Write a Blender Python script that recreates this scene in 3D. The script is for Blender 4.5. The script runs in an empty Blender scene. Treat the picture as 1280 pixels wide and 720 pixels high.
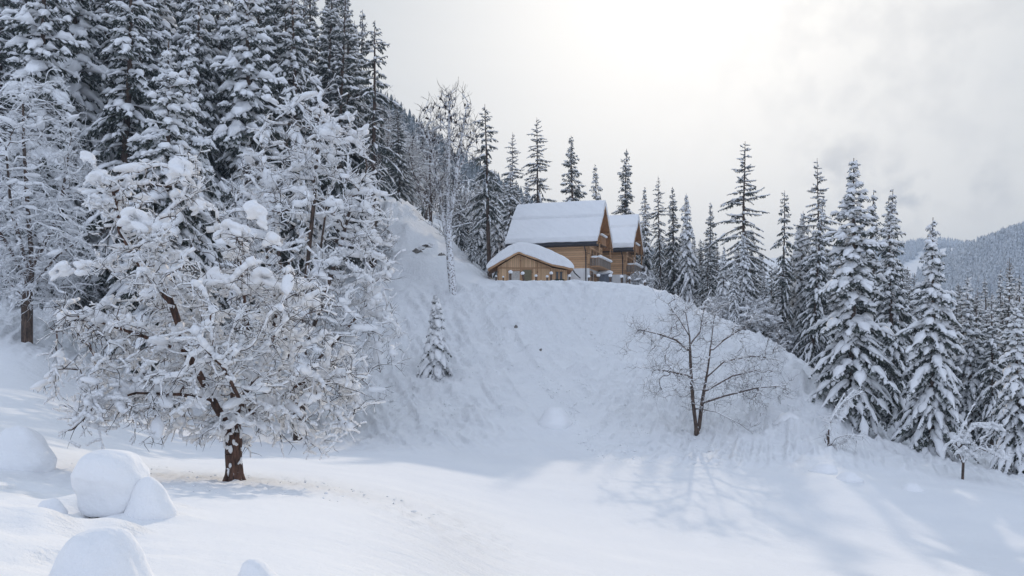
import bpy, bmesh, math, random
import numpy as np
from mathutils import Vector, Matrix, Euler

R = math.radians
scene = bpy.context.scene
C = scene.collection
F = 1108.0; CX = 640.0; HY = 430.0          # photograph's focal length, centre column and horizon row (pixels)

# ------------------------------------------------------------------ camera
cam_d = bpy.data.cameras.new('camera'); cam = bpy.data.objects.new('camera', cam_d); C.objects.link(cam)
cam.location = (0, 0, 0); cam.rotation_euler = (R(90), 0, 0)
cam_d.sensor_width = 36; cam_d.lens = 36 * F / 1280; cam_d.shift_y = 70 / 1280
cam_d.clip_start = 0.1; cam_d.clip_end = 12000
scene.camera = cam
scene.render.resolution_x = 1024; scene.render.resolution_y = 576
scene.view_settings.view_transform = 'Standard'; scene.view_settings.look = 'None'
scene.view_settings.exposure = 0.27; scene.view_settings.gamma = 1.0
scene.cycles.max_bounces = 6; scene.cycles.diffuse_bounces = 3; scene.cycles.volume_bounces = 0
scene.cycles.transparent_max_bounces = 4; scene.cycles.volume_max_steps = 64

# ------------------------------------------------------------------ light
SUN_EL, SUN_AZ = R(22.0), R(11.5)
sdir = Vector((math.cos(SUN_EL) * math.sin(SUN_AZ), math.cos(SUN_EL) * math.cos(SUN_AZ), math.sin(SUN_EL)))
sd = bpy.data.lights.new('sun', 'SUN'); sun = bpy.data.objects.new('sun', sd); C.objects.link(sun)
sun.rotation_euler = sdir.to_track_quat('Z', 'Y').to_euler()
sd.energy = 2.0; sd.angle = R(0.8); sd.color = (1.0, 0.85, 0.68)

world = bpy.data.worlds.new('World'); scene.world = world; world.use_nodes = True
nt = world.node_tree; nt.nodes.clear()
def N(nt, typ, **kw):
    n = nt.nodes.new(typ)
    for k, v in kw.items():
        if k.startswith('in_'): n.inputs[int(k[3:])].default_value = v
        else: setattr(n, k, v)
    return n
def L(nt, a, b): nt.links.new(a, b)
def math_n(nt, op, a, b=None, clamp=False):
    n = N(nt, 'ShaderNodeMath', operation=op, use_clamp=clamp)
    for i, v in enumerate((a, b)):
        if v is None: continue
        if isinstance(v, (int, float)): n.inputs[i].default_value = v
        else: L(nt, v, n.inputs[i])
    return n.outputs[0]
def mix_n(nt, fac, a, b, mode='MIX'):
    n = N(nt, 'ShaderNodeMixRGB', blend_type=mode)
    for i, v in enumerate((fac, a, b)):
        if isinstance(v, (int, float)): n.inputs[i].default_value = v
        elif isinstance(v, tuple): n.inputs[i].default_value = (v[0], v[1], v[2], 1)
        else: L(nt, v, n.inputs[i])
    return n.outputs[0]
sky = N(nt, 'ShaderNodeTexSky', sky_type='NISHITA', sun_disc=False, sun_elevation=SUN_EL, sun_rotation=SUN_AZ)
skyc = mix_n(nt, 1.0, sky.outputs[0], (0.10, 0.10, 0.10), 'MULTIPLY')
tc = N(nt, 'ShaderNodeTexCoord'); vdir = tc.outputs['Generated']
def dotto(v):
    n = N(nt, 'ShaderNodeVectorMath', operation='DOT_PRODUCT'); L(nt, vdir, n.inputs[0]); n.inputs[1].default_value = v
    return n.outputs['Value']
sep = N(nt, 'ShaderNodeSeparateXYZ'); L(nt, vdir, sep.inputs[0])
ds = math_n(nt, 'MAXIMUM', dotto(tuple(sdir)), 0.0)
glow1 = math_n(nt, 'POWER', ds, 3.0)
glow2 = math_n(nt, 'POWER', ds, 22.0)
# thin streaky cloud layer
mp = N(nt, 'ShaderNodeMapping'); L(nt, vdir, mp.inputs[0]); mp.inputs['Scale'].default_value = (0.9, 0.9, 9.0); mp.inputs['Rotation'].default_value = (0, 0.16, 0)
nz = N(nt, 'ShaderNodeTexNoise'); L(nt, mp.outputs[0], nz.inputs['Vector']); nz.inputs['Scale'].default_value = 2.3; nz.inputs['Detail'].default_value = 7; nz.inputs['Roughness'].default_value = 0.55; nz.inputs['Distortion'].default_value = 0.0
cr = N(nt, 'ShaderNodeMapRange', clamp=True); L(nt, nz.outputs[0], cr.inputs[0]); cr.inputs[1].default_value = 0.25; cr.inputs[2].default_value = 0.8
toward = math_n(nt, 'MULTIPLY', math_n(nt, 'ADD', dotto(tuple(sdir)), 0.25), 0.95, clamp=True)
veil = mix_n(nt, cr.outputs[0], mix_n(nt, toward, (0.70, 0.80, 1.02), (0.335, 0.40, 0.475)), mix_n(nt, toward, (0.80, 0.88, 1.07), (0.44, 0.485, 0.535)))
hor = math_n(nt, 'POWER', math_n(nt, 'SUBTRACT', 1.0, math_n(nt, 'ABSOLUTE', sep.outputs['Z']), clamp=True), 3.0)
hwarm = math_n(nt, 'MULTIPLY', hor, math_n(nt, 'MULTIPLY', glow1, 1.0))
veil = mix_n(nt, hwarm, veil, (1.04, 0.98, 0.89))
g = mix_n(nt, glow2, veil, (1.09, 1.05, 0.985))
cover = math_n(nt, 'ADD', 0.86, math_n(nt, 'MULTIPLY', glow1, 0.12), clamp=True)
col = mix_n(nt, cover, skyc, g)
# small grey wisps low in the right of the sky
def wisp(col, px, py, tight, c, amt):
    d = Vector(((px - CX), F, (HY - py))).normalized()
    m = math_n(nt, 'POWER', math_n(nt, 'MAXIMUM', dotto(tuple(d)), 0.0), tight)
    n2 = N(nt, 'ShaderNodeTexNoise'); L(nt, vdir, n2.inputs['Vector']); n2.inputs['Scale'].default_value = 30; n2.inputs['Detail'].default_value = 4; n2.inputs['Distortion'].default_value = 0.1
    r = N(nt, 'ShaderNodeMapRange', clamp=True); L(nt, n2.outputs[0], r.inputs[0]); r.inputs[1].default_value = 0.42; r.inputs[2].default_value = 0.66
    f = math_n(nt, 'MULTIPLY', math_n(nt, 'MULTIPLY', m, r.outputs[0]), amt)
    return mix_n(nt, f, col, c)
col = wisp(col, 1128, 250, 2500, (0.42, 0.45, 0.50), 0.75)
col = wisp(col, 1050, 215, 1500, (0.50, 0.51, 0.54), 0.5)
col = wisp(col, 1230, 235, 2500, (0.52, 0.53, 0.55), 0.45)
col = wisp(col, 1150, 20, 60, (0.44, 0.455, 0.49), 0.2)
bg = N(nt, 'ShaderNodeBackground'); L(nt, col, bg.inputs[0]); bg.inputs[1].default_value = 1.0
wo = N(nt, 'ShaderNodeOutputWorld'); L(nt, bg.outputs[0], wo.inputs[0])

# ------------------------------------------------------------------ materials
def principled(name, color=(0.8, 0.8, 0.8), rough=0.6):
    m = bpy.data.materials.new(name); m.use_nodes = True
    p = m.node_tree.nodes['Principled BSDF']
    p.inputs['Base Color'].default_value = (*color, 1); p.inputs['Roughness'].default_value = rough
    return m, m.node_tree, p
def noise(nt, scale, detail=4, rough=0.5, coord='Object', scl=None, dist=0.0):
    t = N(nt, 'ShaderNodeTexCoord'); src = t.outputs[coord]
    if scl:
        mp = N(nt, 'ShaderNodeMapping'); L(nt, src, mp.inputs[0]); mp.inputs['Scale'].default_value = scl; src = mp.outputs[0]
    n = N(nt, 'ShaderNodeTexNoise'); L(nt, src, n.inputs['Vector'])
    n.inputs['Scale'].default_value = scale; n.inputs['Detail'].default_value = detail; n.inputs['Roughness'].default_value = rough
    n.inputs['Distortion'].default_value = dist
    return n.outputs[0]
def ramp(nt, fac, a, b, ca, cb):
    r = N(nt, 'ShaderNodeMapRange', clamp=True); L(nt, fac, r.inputs[0]); r.inputs[1].default_value = a; r.inputs[2].default_value = b
    return mix_n(nt, r.outputs[0], ca, cb)
def bump(nt, p, h, dist, strength=1.0):
    b = N(nt, 'ShaderNodeBump'); L(nt, h, b.inputs['Height']); b.inputs['Distance'].default_value = dist; b.inputs['Strength'].default_value = strength
    L(nt, b.outputs[0], p.inputs['Normal']); return b

def snow_mat(name, fine, amt, warm=False):
    m, t, p = principled(name, (0.86, 0.88, 0.90), 0.7)
    c = ramp(t, noise(t, fine * 0.3, 3), 0.3, 0.7, (0.88, 0.89, 0.905), (0.91, 0.915, 0.925))
    L(t, c, p.inputs['Base Color'])
    h = math_n(t, 'ADD', noise(t, fine, 6, 0.62), math_n(t, 'MULTIPLY', noise(t, fine * 7, 3), 0.18))
    bump(t, p, h, amt)
    p.inputs['Specular IOR Level'].default_value = 0.0
    return m
M = {}
M['snow'] = snow_mat('snow_clump', 5, 0.05)
M['roof_snow'] = snow_mat('roof_snow', 1.2, 0.10)
M['mound'] = snow_mat('mound_snow', 2.6, 0.05)
# ground snow
m, t, p = principled('ground_snow', (0.87, 0.885, 0.9), 0.65)
c = ramp(t, noise(t, 0.35, 4), 0.3, 0.7, (0.85, 0.865, 0.885), (0.89, 0.90, 0.91))
L(t, c, p.inputs['Base Color']); p.inputs['Specular IOR Level'].default_value = 0.0
big = noise(t, 0.55, 8, 0.6)
fine = noise(t, 9.0, 5, 0.6)
gn = N(t, 'ShaderNodeNewGeometry'); sx = N(t, 'ShaderNodeSeparateXYZ'); L(t, gn.outputs['Normal'], sx.inputs[0])
st_ = N(t, 'ShaderNodeMapRange', clamp=True); L(t, sx.outputs['Z'], st_.inputs[0]); st_.inputs[1].default_value = .97; st_.inputs[2].default_value = .86; st_.inputs[3].default_value = .12; st_.inputs[4].default_value = .95
big = math_n(t, 'ADD', big, math_n(t, 'MULTIPLY', noise(t, 1.9, 6, 0.7), .45))
h = math_n(t, 'ADD', math_n(t, 'MULTIPLY', big, st_.outputs[0]), math_n(t, 'MULTIPLY', fine, 0.016))
h = math_n(t, 'ADD', h, math_n(t, 'MULTIPLY', noise(t, 60.0, 2), 0.0025))
bump(t, p, h, 1.0, 0.65)
M['ground'] = m
# needles: dark green to grey green
m, t, p = principled('needles', (0.035, 0.05, 0.035), 0.75)
L(t, ramp(t, noise(t, 1.1, 3), 0.35, 0.65, (0.018, 0.028, 0.022), (0.05, 0.062, 0.04)), p.inputs['Base Color']); M['needle'] = m
lk = p.inputs['Base Color'].links[0]; base_ = lk.from_socket; fr_ = N(t, 'ShaderNodeMapRange', clamp=True); L(t, noise(t, 5.5, 4, .7), fr_.inputs[0]); fr_.inputs[1].default_value = .50; fr_.inputs[2].default_value = .66
L(t, mix_n(t, math_n(t, 'MULTIPLY', fr_.outputs[0], .65), base_, (0.52, 0.55, 0.58)), p.inputs['Base Color'])
m, t, p = principled('needles_frosted', (0.2, 0.2, 0.2), 0.8)
L(t, ramp(t, noise(t, 2.5, 3), 0.4, 0.62, (0.05, 0.06, 0.05), (0.42, 0.44, 0.47)), p.inputs['Base Color']); M['needle_frost'] = m
m, t, p = principled('larch_twigs', (0.2, 0.15, 0.11), 0.8)
L(t, ramp(t, noise(t, 2.5, 3), 0.38, 0.6, (0.13, 0.09, 0.06), (0.42, 0.38, 0.36)), p.inputs['Base Color']); M['larch'] = m
m, t, p = principled('bark', (0.06, 0.045, 0.035), 0.85)
L(t, ramp(t, noise(t, 9, 5, 0.6, scl=(1, 1, 0.25)), 0.35, 0.65, (0.03, 0.022, 0.018), (0.15, 0.10, 0.075)), p.inputs['Base Color'])
bump(t, p, noise(t, 16, 5, 0.65, scl=(1, 1, 0.2)), 0.05); M['bark'] = m
m, t, p = principled('red_brown_bark', (0.12, 0.06, 0.04), 0.85)
L(t, ramp(t, noise(t, 12, 6, 0.65, scl=(1, 1, 0.22)), 0.38, 0.66, (0.035, 0.022, 0.018), (0.19, 0.10, 0.07)), p.inputs['Base Color'])
bump(t, p, noise(t, 20, 6, 0.7, scl=(1, 1, 0.18)), 0.08); M['apple_bark'] = m
m, t, p = principled('frosted_bark', (0.3, 0.3, 0.3), 0.8)
L(t, ramp(t, noise(t, 5.5, 5), 0.36, 0.50, (0.12, 0.09, 0.075), (0.80, 0.81, 0.83)), p.inputs['Base Color']); M['frost_bark'] = m
m, t, p = principled('twig', (0.07, 0.05, 0.04), 0.8)
L(t, ramp(t, noise(t, 3, 3), 0.35, 0.65, (0.025, 0.019, 0.017), (0.07, 0.048, 0.040)), p.inputs['Base Color']); M['twig'] = m
m, t, p = principled('rock', (0.2, 0.19, 0.18), 0.85)
L(t, ramp(t, noise(t, 2.2, 7, 0.65), 0.35, 0.65, (0.09, 0.085, 0.08), (0.30, 0.28, 0.25)), p.inputs['Base Color'])
bump(t, p, noise(t, 4, 7, 0.7), 0.25); M['rock'] = m
# timber: boards laid horizontally or vertically, tone differs from board to board
def timber(name, axis, width, ca, cb):
    m, t, p = principled(name, ca, 0.7)
    tc = N(t, 'ShaderNodeTexCoord'); s = N(t, 'ShaderNodeSeparateXYZ'); L(t, tc.outputs['Object'], s.inputs[0])
    if axis == 'Z': v = s.outputs['Z']
    else: v = math_n(t, 'ADD', s.outputs['X'], s.outputs['Y'])
    sc = math_n(t, 'DIVIDE', v, width); fl = math_n(t, 'FLOOR', sc); fr = math_n(t, 'FRACT', sc)
    wn = N(t, 'ShaderNodeTexWhiteNoise', noise_dimensions='1D'); L(t, fl, wn.inputs['W'])
    scl = (1, 1, 9) if axis == 'Z' else (9, 9, 1)
    gr = noise(t, 2.2, 6, 0.6, scl=scl)
    f = math_n(t, 'ADD', math_n(t, 'MULTIPLY', wn.outputs[0], 0.45), math_n(t, 'MULTIPLY', gr, 0.6))
    col = ramp(t, f, 0.15, 0.85, ca, cb)
    gap = math_n(t, 'LESS_THAN', fr, 0.09)
    L(t, mix_n(t, math_n(t, 'MULTIPLY', gap, 0.75), col, (ca[0] * .25, ca[1] * .25, ca[2] * .25)), p.inputs['Base Color'])
    bump(t, p, math_n(t, 'MULTIPLY', gap, -1.0), 0.02)
    return m
M['log'] = timber('horizontal_boards', 'Z', 0.27, (0.45, 0.25, 0.125), (0.78, 0.49, 0.28))
M['board'] = timber('vertical_boards', 'X', 0.2, (0.33, 0.16, 0.075), (0.60, 0.33, 0.165))
M['honey'] = timber('honey_boards', 'X', 0.24, (0.46, 0.29, 0.155), (0.78, 0.53, 0.32))
M['grey_wood'] = timber('weathered_boards', 'X', 0.16, (0.16, 0.13, 0.11), (0.36, 0.30, 0.25))
M['beam'] = timber('beam_timber', 'Z', 1.3, (0.32, 0.18, 0.09), (0.52, 0.31, 0.165))
def plain(name, c, rough=0.6, n=6, var=0.2):
    m, t, p = principled(name, c, rough)
    L(t, ramp(t, noise(t, n, 4), 0.3, 0.7, tuple(x * (1 - var) for x in c), tuple(min(1, x * (1 + var)) for x in c)), p.inputs['Base Color'])
    return m
M['plaster'] = plain('white_plaster', (0.80, 0.79, 0.78), 0.8, 1.5, 0.06)
M['fascia'] = plain('dark_fascia', (0.035, 0.035, 0.045), 0.6)
M['metal'] = plain('dark_gutter_metal', (0.03, 0.03, 0.035), 0.4)
M['grey_panel'] = plain('grey_panel', (0.16, 0.18, 0.22), 0.6)
M['gap_light'] = plain('pale_gap_light', (0.52, 0.49, 0.45), 0.8)  # pale tone painted in for snow and light showing through the open gap
M['post_wood'] = plain('post_wood', (0.10, 0.065, 0.045), 0.8)
m, t, p = principled('window_glass', (0.03, 0.04, 0.05), 0.08); p.inputs['Specular IOR Level'].default_value = 0.7; M['glass'] = m
M['olive_blind'] = plain('olive_blind', (0.17, 0.15, 0.09), 0.8)
M['greenery'] = plain('dark_greenery', (0.02, 0.035, 0.02), 0.8)

# ------------------------------------------------------------------ mesh helpers
def link(o, parent=None):
    C.objects.link(o)
    if parent is not None: o.parent = parent
    return o
def tag(o, label=None, cat=None, group=None, kind=None):
    if label: o['label'] = label
    if cat: o['category'] = cat
    if group: o['group'] = group
    if kind: o['kind'] = kind
    return o
def mesh_np(name, V, faces, mat, smooth=True):
    """V (n,3); faces: list of int arrays (m,k)"""
    V = np.asarray(V, dtype=np.float32)
    me = bpy.data.meshes.new(name)
    me.vertices.add(len(V)); me.vertices.foreach_set('co', V.ravel())
    faces = [np.asarray(f, dtype=np.int32) for f in faces if len(f)]
    idx = np.concatenate([f.ravel() for f in faces]); tot = np.concatenate([np.full(len(f), f.shape[1], dtype=np.int32) for f in faces])
    st = np.concatenate([[0], np.cumsum(tot)[:-1]]).astype(np.int32)
    me.loops.add(len(idx)); me.loops.foreach_set('vertex_index', idx)
    me.polygons.add(len(tot)); me.polygons.foreach_set('loop_start', st); me.polygons.foreach_set('loop_total', tot)
    me.polygons.foreach_set('use_smooth', np.full(len(tot), smooth))
    me.update(calc_edges=True); me.materials.append(mat)
    return me
def obj(name, me, parent=None, loc=None):
    o = bpy.data.objects.new(name, me); link(o, parent)
    if loc is not None: o.location = loc
    return o
def empty(name, loc, rz=0.0):
    o = bpy.data.objects.new(name, None); C.objects.link(o); o.location = loc; o.rotation_euler = (0, 0, rz)
    o.empty_display_size = 0.5
    return o
def copy_tree(o):
    c = o.copy(); C.objects.link(c)
    for ch in o.children:
        d = ch.copy(); C.objects.link(d); d.parent = c
        for g in ch.children:
            e = g.copy(); C.objects.link(e); e.parent = d
    return c
class Geo:
    def __init__(s): s.V = []; s.Fs = {}; s.n = 0
    def add(s, V, Fc):
        V = np.asarray(V, dtype=np.float64).reshape(-1, 3); Fc = np.asarray(Fc)
        s.V.append(V); s.Fs.setdefault(Fc.shape[1], []).append(Fc + s.n); s.n += len(V)
    def mesh(s, name, mat, smooth=True):
        return mesh_np(name, np.concatenate(s.V), [np.concatenate(v) for v in s.Fs.values()], mat, smooth)
def unit(v): return v / np.maximum(np.linalg.norm(v, axis=-1, keepdims=True), 1e-9)
def tubes(g, P0, P1, r0, r1, k=4, flat=1.0, cap=False):
    P0 = np.asarray(P0, float).reshape(-1, 3); P1 = np.asarray(P1, float).reshape(-1, 3); n = len(P0)
    if n == 0: return
    r0 = np.broadcast_to(r0, (n,)); r1 = np.broadcast_to(r1, (n,))
    d = unit(P1 - P0); up = np.tile([0., 0., 1.], (n, 1)); up[np.abs(d[:, 2]) > 0.95] = [1., 0., 0.]
    a = unit(np.cross(d, up)); b = np.cross(a, d)
    th = np.arange(k) / k * 2 * math.pi
    ring = np.cos(th)[None, :, None] * a[:, None, :] + np.sin(th)[None, :, None] * b[:, None, :] * flat
    V = np.concatenate([P0[:, None] + ring * r0[:, None, None], P1[:, None] + ring * r1[:, None, None]], axis=1)
    base = np.arange(n)[:, None] * 2 * k; i = np.arange(k)[None, :]; j = (i + 1) % k
    Q = np.stack([base + i, base + j, base + k + j, base + k + i], axis=-1).reshape(-1, 4)
    g.add(V, Q)
    if cap:
        m = s0 = np.arange(n)[:, None] * 2 * k
        g.Fs.setdefault(k, []).append((np.concatenate([m + i[:, ::-1], m + k + i], axis=0)) + g.n - n * 2 * k)
def ico(sub):
    bm = bmesh.new(); bmesh.ops.create_icosphere(bm, subdivisions=sub, radius=1.0)
    V = np.array([v.co[:] for v in bm.verts]); Fc = np.array([[v.index for v in f.verts] for f in bm.faces]); bm.free()
    return V, Fc
ICO1, ICO2, ICO3 = ico(1), ico(2), ico(3)
def lumps(g, P, ax, ay, az, dirs=None, tmpl=ICO2, rough=0.18, rng=None):
    """ellipsoids centred at P; ax along dirs, ay across, az up"""
    P = np.asarray(P, float).reshape(-1, 3); n = len(P)
    if n == 0: return
    T, Fc = tmpl
    if dirs is None: dirs = np.tile([1., 0., 0.], (n, 1))
    d = unit(dirs); up = np.tile([0., 0., 1.], (n, 1)); up[np.abs(d[:, 2]) > 0.95] = [0., 1., 0.]
    s = unit(np.cross(d, up)); u = np.cross(s, d)
    ax, ay, az = [np.broadcast_to(v, (n,))[:, None, None] for v in (ax, ay, az)]
    jit = 1 + rough * rng.standard_normal((n, len(T)))[..., None]
    V = P[:, None] + jit * (T[None, :, 0:1] * ax * d[:, None] + T[None, :, 1:2] * ay * s[:, None] + T[None, :, 2:3] * az * u[:, None])
    g.add(V, (Fc[None] + (np.arange(n) * len(T))[:, None, None]).reshape(-1, 3))
def kites(g, P, D, ln, wd, Nn):
    """flat leaf-like sprays: P start, D unit direction, ln length, wd half width, Nn side direction"""
    n = len(P); ln = ln[:, None]; wd = wd[:, None]
    V = np.stack([P, P + D * ln * .42 + Nn * wd, P + D * ln, P + D * ln * .38 - Nn * wd], axis=1)
    g.add(V, np.arange(n * 4).reshape(-1, 4))
# noise made from hashed lattices
def vnoise(x, y, seed=0):
    xi = np.floor(x).astype(np.int64); yi = np.floor(y).astype(np.int64); fx = x - xi; fy = y - yi
    def h(a, b):
        v = (a * 374761393 + b * 668265263 + seed * 1442695041) & 0xffffffff
        v = ((v ^ (v >> 13)) * 1274126177) & 0xffffffff
        return ((v ^ (v >> 16)) & 0xffff) / 65535.0
    u = fx * fx * fx * (fx * (fx * 6 - 15) + 10); v = fy * fy * fy * (fy * (fy * 6 - 15) + 10)
    return (h(xi, yi) * (1 - u) + h(xi + 1, yi) * u) * (1 - v) + (h(xi, yi + 1) * (1 - u) + h(xi + 1, yi + 1) * u) * v - 0.5
def fbm(x, y, seed=0, oct=4, gain=0.5):
    s = 0; a = 1.0
    for i in range(oct):
        s = s + a * vnoise(x * 2 ** i + i * 17.3, y * 2 ** i - i * 9.1, seed + i); a *= gain
    return s
def wob(P, freq, seed=0, n=7):
    rr = np.random.default_rng(seed); s = 0
    for i in range(n):
        d = rr.standard_normal(3); d /= np.linalg.norm(d); f = freq * (0.6 + 1.3 * rr.random())
        s = s + np.sin(P @ d * f + rr.random() * 7 + 1.3 * np.sin(P @ np.roll(d, 1) * f * .7))
    return s / n
def boxm(g, x0, x1, y0, y1, z0, z1):
    V = [(x0, y0, z0), (x1, y0, z0), (x1, y1, z0), (x0, y1, z0), (x0, y0, z1), (x1, y0, z1), (x1, y1, z1), (x0, y1, z1)]
    g.add(V, [(0, 3, 2, 1), (4, 5, 6, 7), (0, 1, 5, 4), (1, 2, 6, 5), (2, 3, 7, 6), (3, 0, 4, 7)])
def bar(g, p, q, w, h):
    """rectangular bar from p to q"""
    tubes(g, [p], [q], w * .7071, w * .7071, 4, flat=h / w, cap=True)
def prism(g, poly, axis, a, b):
    """poly: list of 2d points, extruded along axis ('x' or 'y') from a to b"""
    n = len(poly)
    def P(t, u, v): return (t, u, v) if axis == 'x' else (u, t, v)
    V = [P(a, *q) for q in poly] + [P(b, *q) for q in poly]
    g.add(V, [(i, (i + 1) % n, n + (i + 1) % n, n + i) for i in range(n)])
    for f in ([list(range(n - 1, -1, -1)), list(range(n, 2 * n))]):
        g.Fs.setdefault(n, []).append(np.array([f]) + g.n - 2 * n)
def fuse(g, name, mat, voxel, noise_amp=0.0, noise_f=3.0, seed=0, iters=3, lift=None):
    """voxel-fuse the shapes collected in g into one soft skin"""
    me = g.mesh('tmp', mat); o = bpy.data.objects.new('tmp', me); C.objects.link(o)
    md = o.modifiers.new('r', 'REMESH'); md.mode = 'VOXEL'; md.voxel_size = voxel; md.adaptivity = 0
    sm = o.modifiers.new('s', 'SMOOTH'); sm.iterations = iters; sm.factor = 0.6
    dg = bpy.context.evaluated_depsgraph_get(); ev = o.evaluated_get(dg)
    me2 = bpy.data.meshes.new_from_object(ev)
    bpy.data.objects.remove(o); bpy.data.meshes.remove(me)
    n = len(me2.vertices); V = np.empty(n * 3, np.float32); me2.vertices.foreach_get('co', V); V = V.reshape(-1, 3).astype(float)
    if noise_amp:
        Nn = np.empty(n * 3, np.float32); me2.vertex_normals.foreach_get('vector', Nn); Nn = Nn.reshape(-1, 3)
        V = V + Nn * (noise_amp * (wob(V, noise_f, seed) + .45 * wob(V, noise_f * 3.1, seed + 5)))[:, None]
        me2.vertices.foreach_set('co', V.astype(np.float32).ravel())
    me2.polygons.foreach_set('use_smooth', np.full(len(me2.polygons), True))
    me2.materials.clear(); me2.materials.append(mat); me2.update(); me2.name = name
    return me2

# ------------------------------------------------------------------ terrain
def pchip(x, y, xq):
    x = np.asarray(x, float); y = np.asarray(y, float); h = np.diff(x); d = np.diff(y) / h
    m = np.zeros(len(x)); m[0] = d[0]; m[-1] = d[-1]
    for i in range(1, len(x) - 1):
        if d[i - 1] * d[i] > 0:
            w1 = 2 * h[i] + h[i - 1]; w2 = h[i] + 2 * h[i - 1]; m[i] = (w1 + w2) / (w1 / d[i - 1] + w2 / d[i])
    i = np.clip(np.searchsorted(x, xq) - 1, 0, len(x) - 2); t = np.clip((xq - x[i]) / h[i], 0, 1)
    return (2*t**3 - 3*t**2 + 1) * y[i] + (t**3 - 2*t**2 + t) * h[i] * m[i] + (-2*t**3 + 3*t**2) * y[i+1] + (t**3 - t**2) * h[i] * m[i+1]
# columns of the valley: bearing (as a photo column), then (distance, photo row) of the snow surface
COL = {
 -500: [(8,600),(25,520),(38,475),(50,445),(60,420),(75,385),(90,350),(104,320),(170,230),(260,150),(420,70),(850,190),(1500,260)],
 0:    [(8,690),(25,566),(36,518),(46,482),(58,436),(68,402),(85,350),(104,310),(170,215),(260,140),(420,60),(850,190),(1500,260)],
 120:  [(8,712),(25,590),(38,547),(50,515),(62,465),(74,418),(88,360),(104,312),(170,215),(260,140),(420,60),(850,190),(1500,260)],
 240:  [(8,720),(25,598),(42,568),(56,545),(68,500),(80,440),(92,372),(106,315),(170,220),(260,150),(420,70),(850,180),(1500,270)],
 400:  [(8,738),(25,610),(42,580),(60,559),(72,508),(85,430),(97,358),(111,288),(170,232),(260,165),(420,100),(850,175),(1500,280)],
 480:  [(8,760),(25,628),(42,592),(60,561),(71,505),(84,425),(97.5,352),(112,262),(170,242),(260,195),(420,150),(850,182),(1500,300)],
 560:  [(8,785),(25,652),(42,607),(60,566),(71,512),(84,430),(98,351.5),(112,312),(170,300),(260,262),(420,225),(850,224),(1500,310)],
 620:  [(8,810),(25,680),(42,622),(60,570),(71,516),(84,430),(98,351.5),(112,350),(170,335),(260,305),(420,270),(850,252),(1500,320)],
 700:  [(8,840),(25,700),(42,634),(60,574),(71,520),(84,432),(98,352),(112,362),(170,374),(260,375),(420,350),(850,287),(1500,330)],
 780:  [(8,870),(25,718),(42,643),(60,577),(71,526),(84,440),(98,354),(112,364),(170,385),(260,392),(420,385),(850,318),(1500,330)],
 840:  [(8,890),(25,732),(42,650),(60,580),(70,534),(82,455),(96,370),(110,386),(170,400),(260,405),(420,400),(850,335),(1500,330)],
 880:  [(8,900),(25,740),(42,654),(59,582),(68,543),(80,470),(93,391),(107,410),(170,412),(260,412),(420,408),(850,352),(1500,330)],
 960:  [(8,915),(25,755),(42,661),(57,588),(65,553),(75,495),(87,426),(100,446),(170,432),(260,422),(420,418),(850,378),(1500,328)],
 1040: [(8,930),(25,770),(42,668),(54,596),(61,574),(70,533),(79,482),(92,503),(170,452),(260,428),(420,420),(850,395),(1500,322)],
 1100: [(8,938),(25,780),(42,673),(54,602),(61,580),(70,559),(80,540),(94,532),(170,462),(260,432),(420,422),(850,402),(1500,318)],
 1180: [(8,945),(25,790),(42,679),(53,612),(61,592),(70,573),(82,556),(96,545),(170,465),(260,436),(420,424),(850,345),(1500,312)],
 1230: [(8,950),(25,796),(42,682),(53,616),(61,597),(70,581),(82,562),(96,546),(170,466),(260,438),(420,424),(850,316),(1500,330)],
 1280: [(8,960),(25,802),(42,686),(53,622),(62,602),(72,588),(84,570),(98,548),(170,468),(260,440),(420,425),(850,297),(1500,330)],
 1380: [(8,970),(25,815),(42,696),(53,632),(62,608),(72,592),(84,574),(98,550),(170,468),(260,440),(420,425),(850,277),(1500,330)],
 1900: [(8,1000),(25,870),(42,740),(53,650),(62,622),(72,602),(84,580),(98,555),(170,470),(260,442),(420,425),(850,305),(1500,330)],
}
for c_, q_ in COL.items():      # concave run-out at the foot of the bank
    (yc, pc), (yd, pd) = q_[3], q_[4]
    COL[c_] = q_[:4] + [(yc + .5 * (yd - yc), pc - .40 * (pc - pd))] + q_[4:]
cpx = np.array(sorted(COL)); RY = np.array([[q[0] for q in COL[c]] for c in sorted(COL)], float); RZ = np.array([[(HY - q[1]) / F * q[0] for q in COL[c]] for c in sorted(COL)])
LPX = np.linspace(-500, 1900, 801); LLY = np.linspace(math.log(0.8), math.log(1900), 2200)
rowY = np.stack([pchip(cpx, RY[:, k], LPX) for k in range(RY.shape[1])], 1); rowZ = np.stack([pchip(cpx, RZ[:, k], LPX) for k in range(RZ.shape[1])], 1)
LUT = np.empty((len(LPX), len(LLY)))
for i in range(len(LPX)):
    LUT[i] = pchip(np.concatenate([[0.5, 3.0], rowY[i], [2200]]), np.concatenate([[-1.38, -1.6 + 0.25 * (rowZ[i, 0] + 2.1)], rowZ[i], [rowZ[i, -1] - 30]]), np.exp(LLY))
for _ in range(8):
    LUT[1:-1] = 0.25 * LUT[:-2] + 0.5 * LUT[1:-1] + 0.25 * LUT[2:]
_j = int(np.searchsorted(LLY, math.log(52)))
for _ in range(420):
    w_ = np.clip((_j - np.arange(_j)) / 120.0, 0, 1)[None]
    LUT[1:-1, :_j] += w_ * .5 * (0.5 * LUT[:-2, :_j] + 0.5 * LUT[2:, :_j] - LUT[1:-1, :_j])
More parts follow.
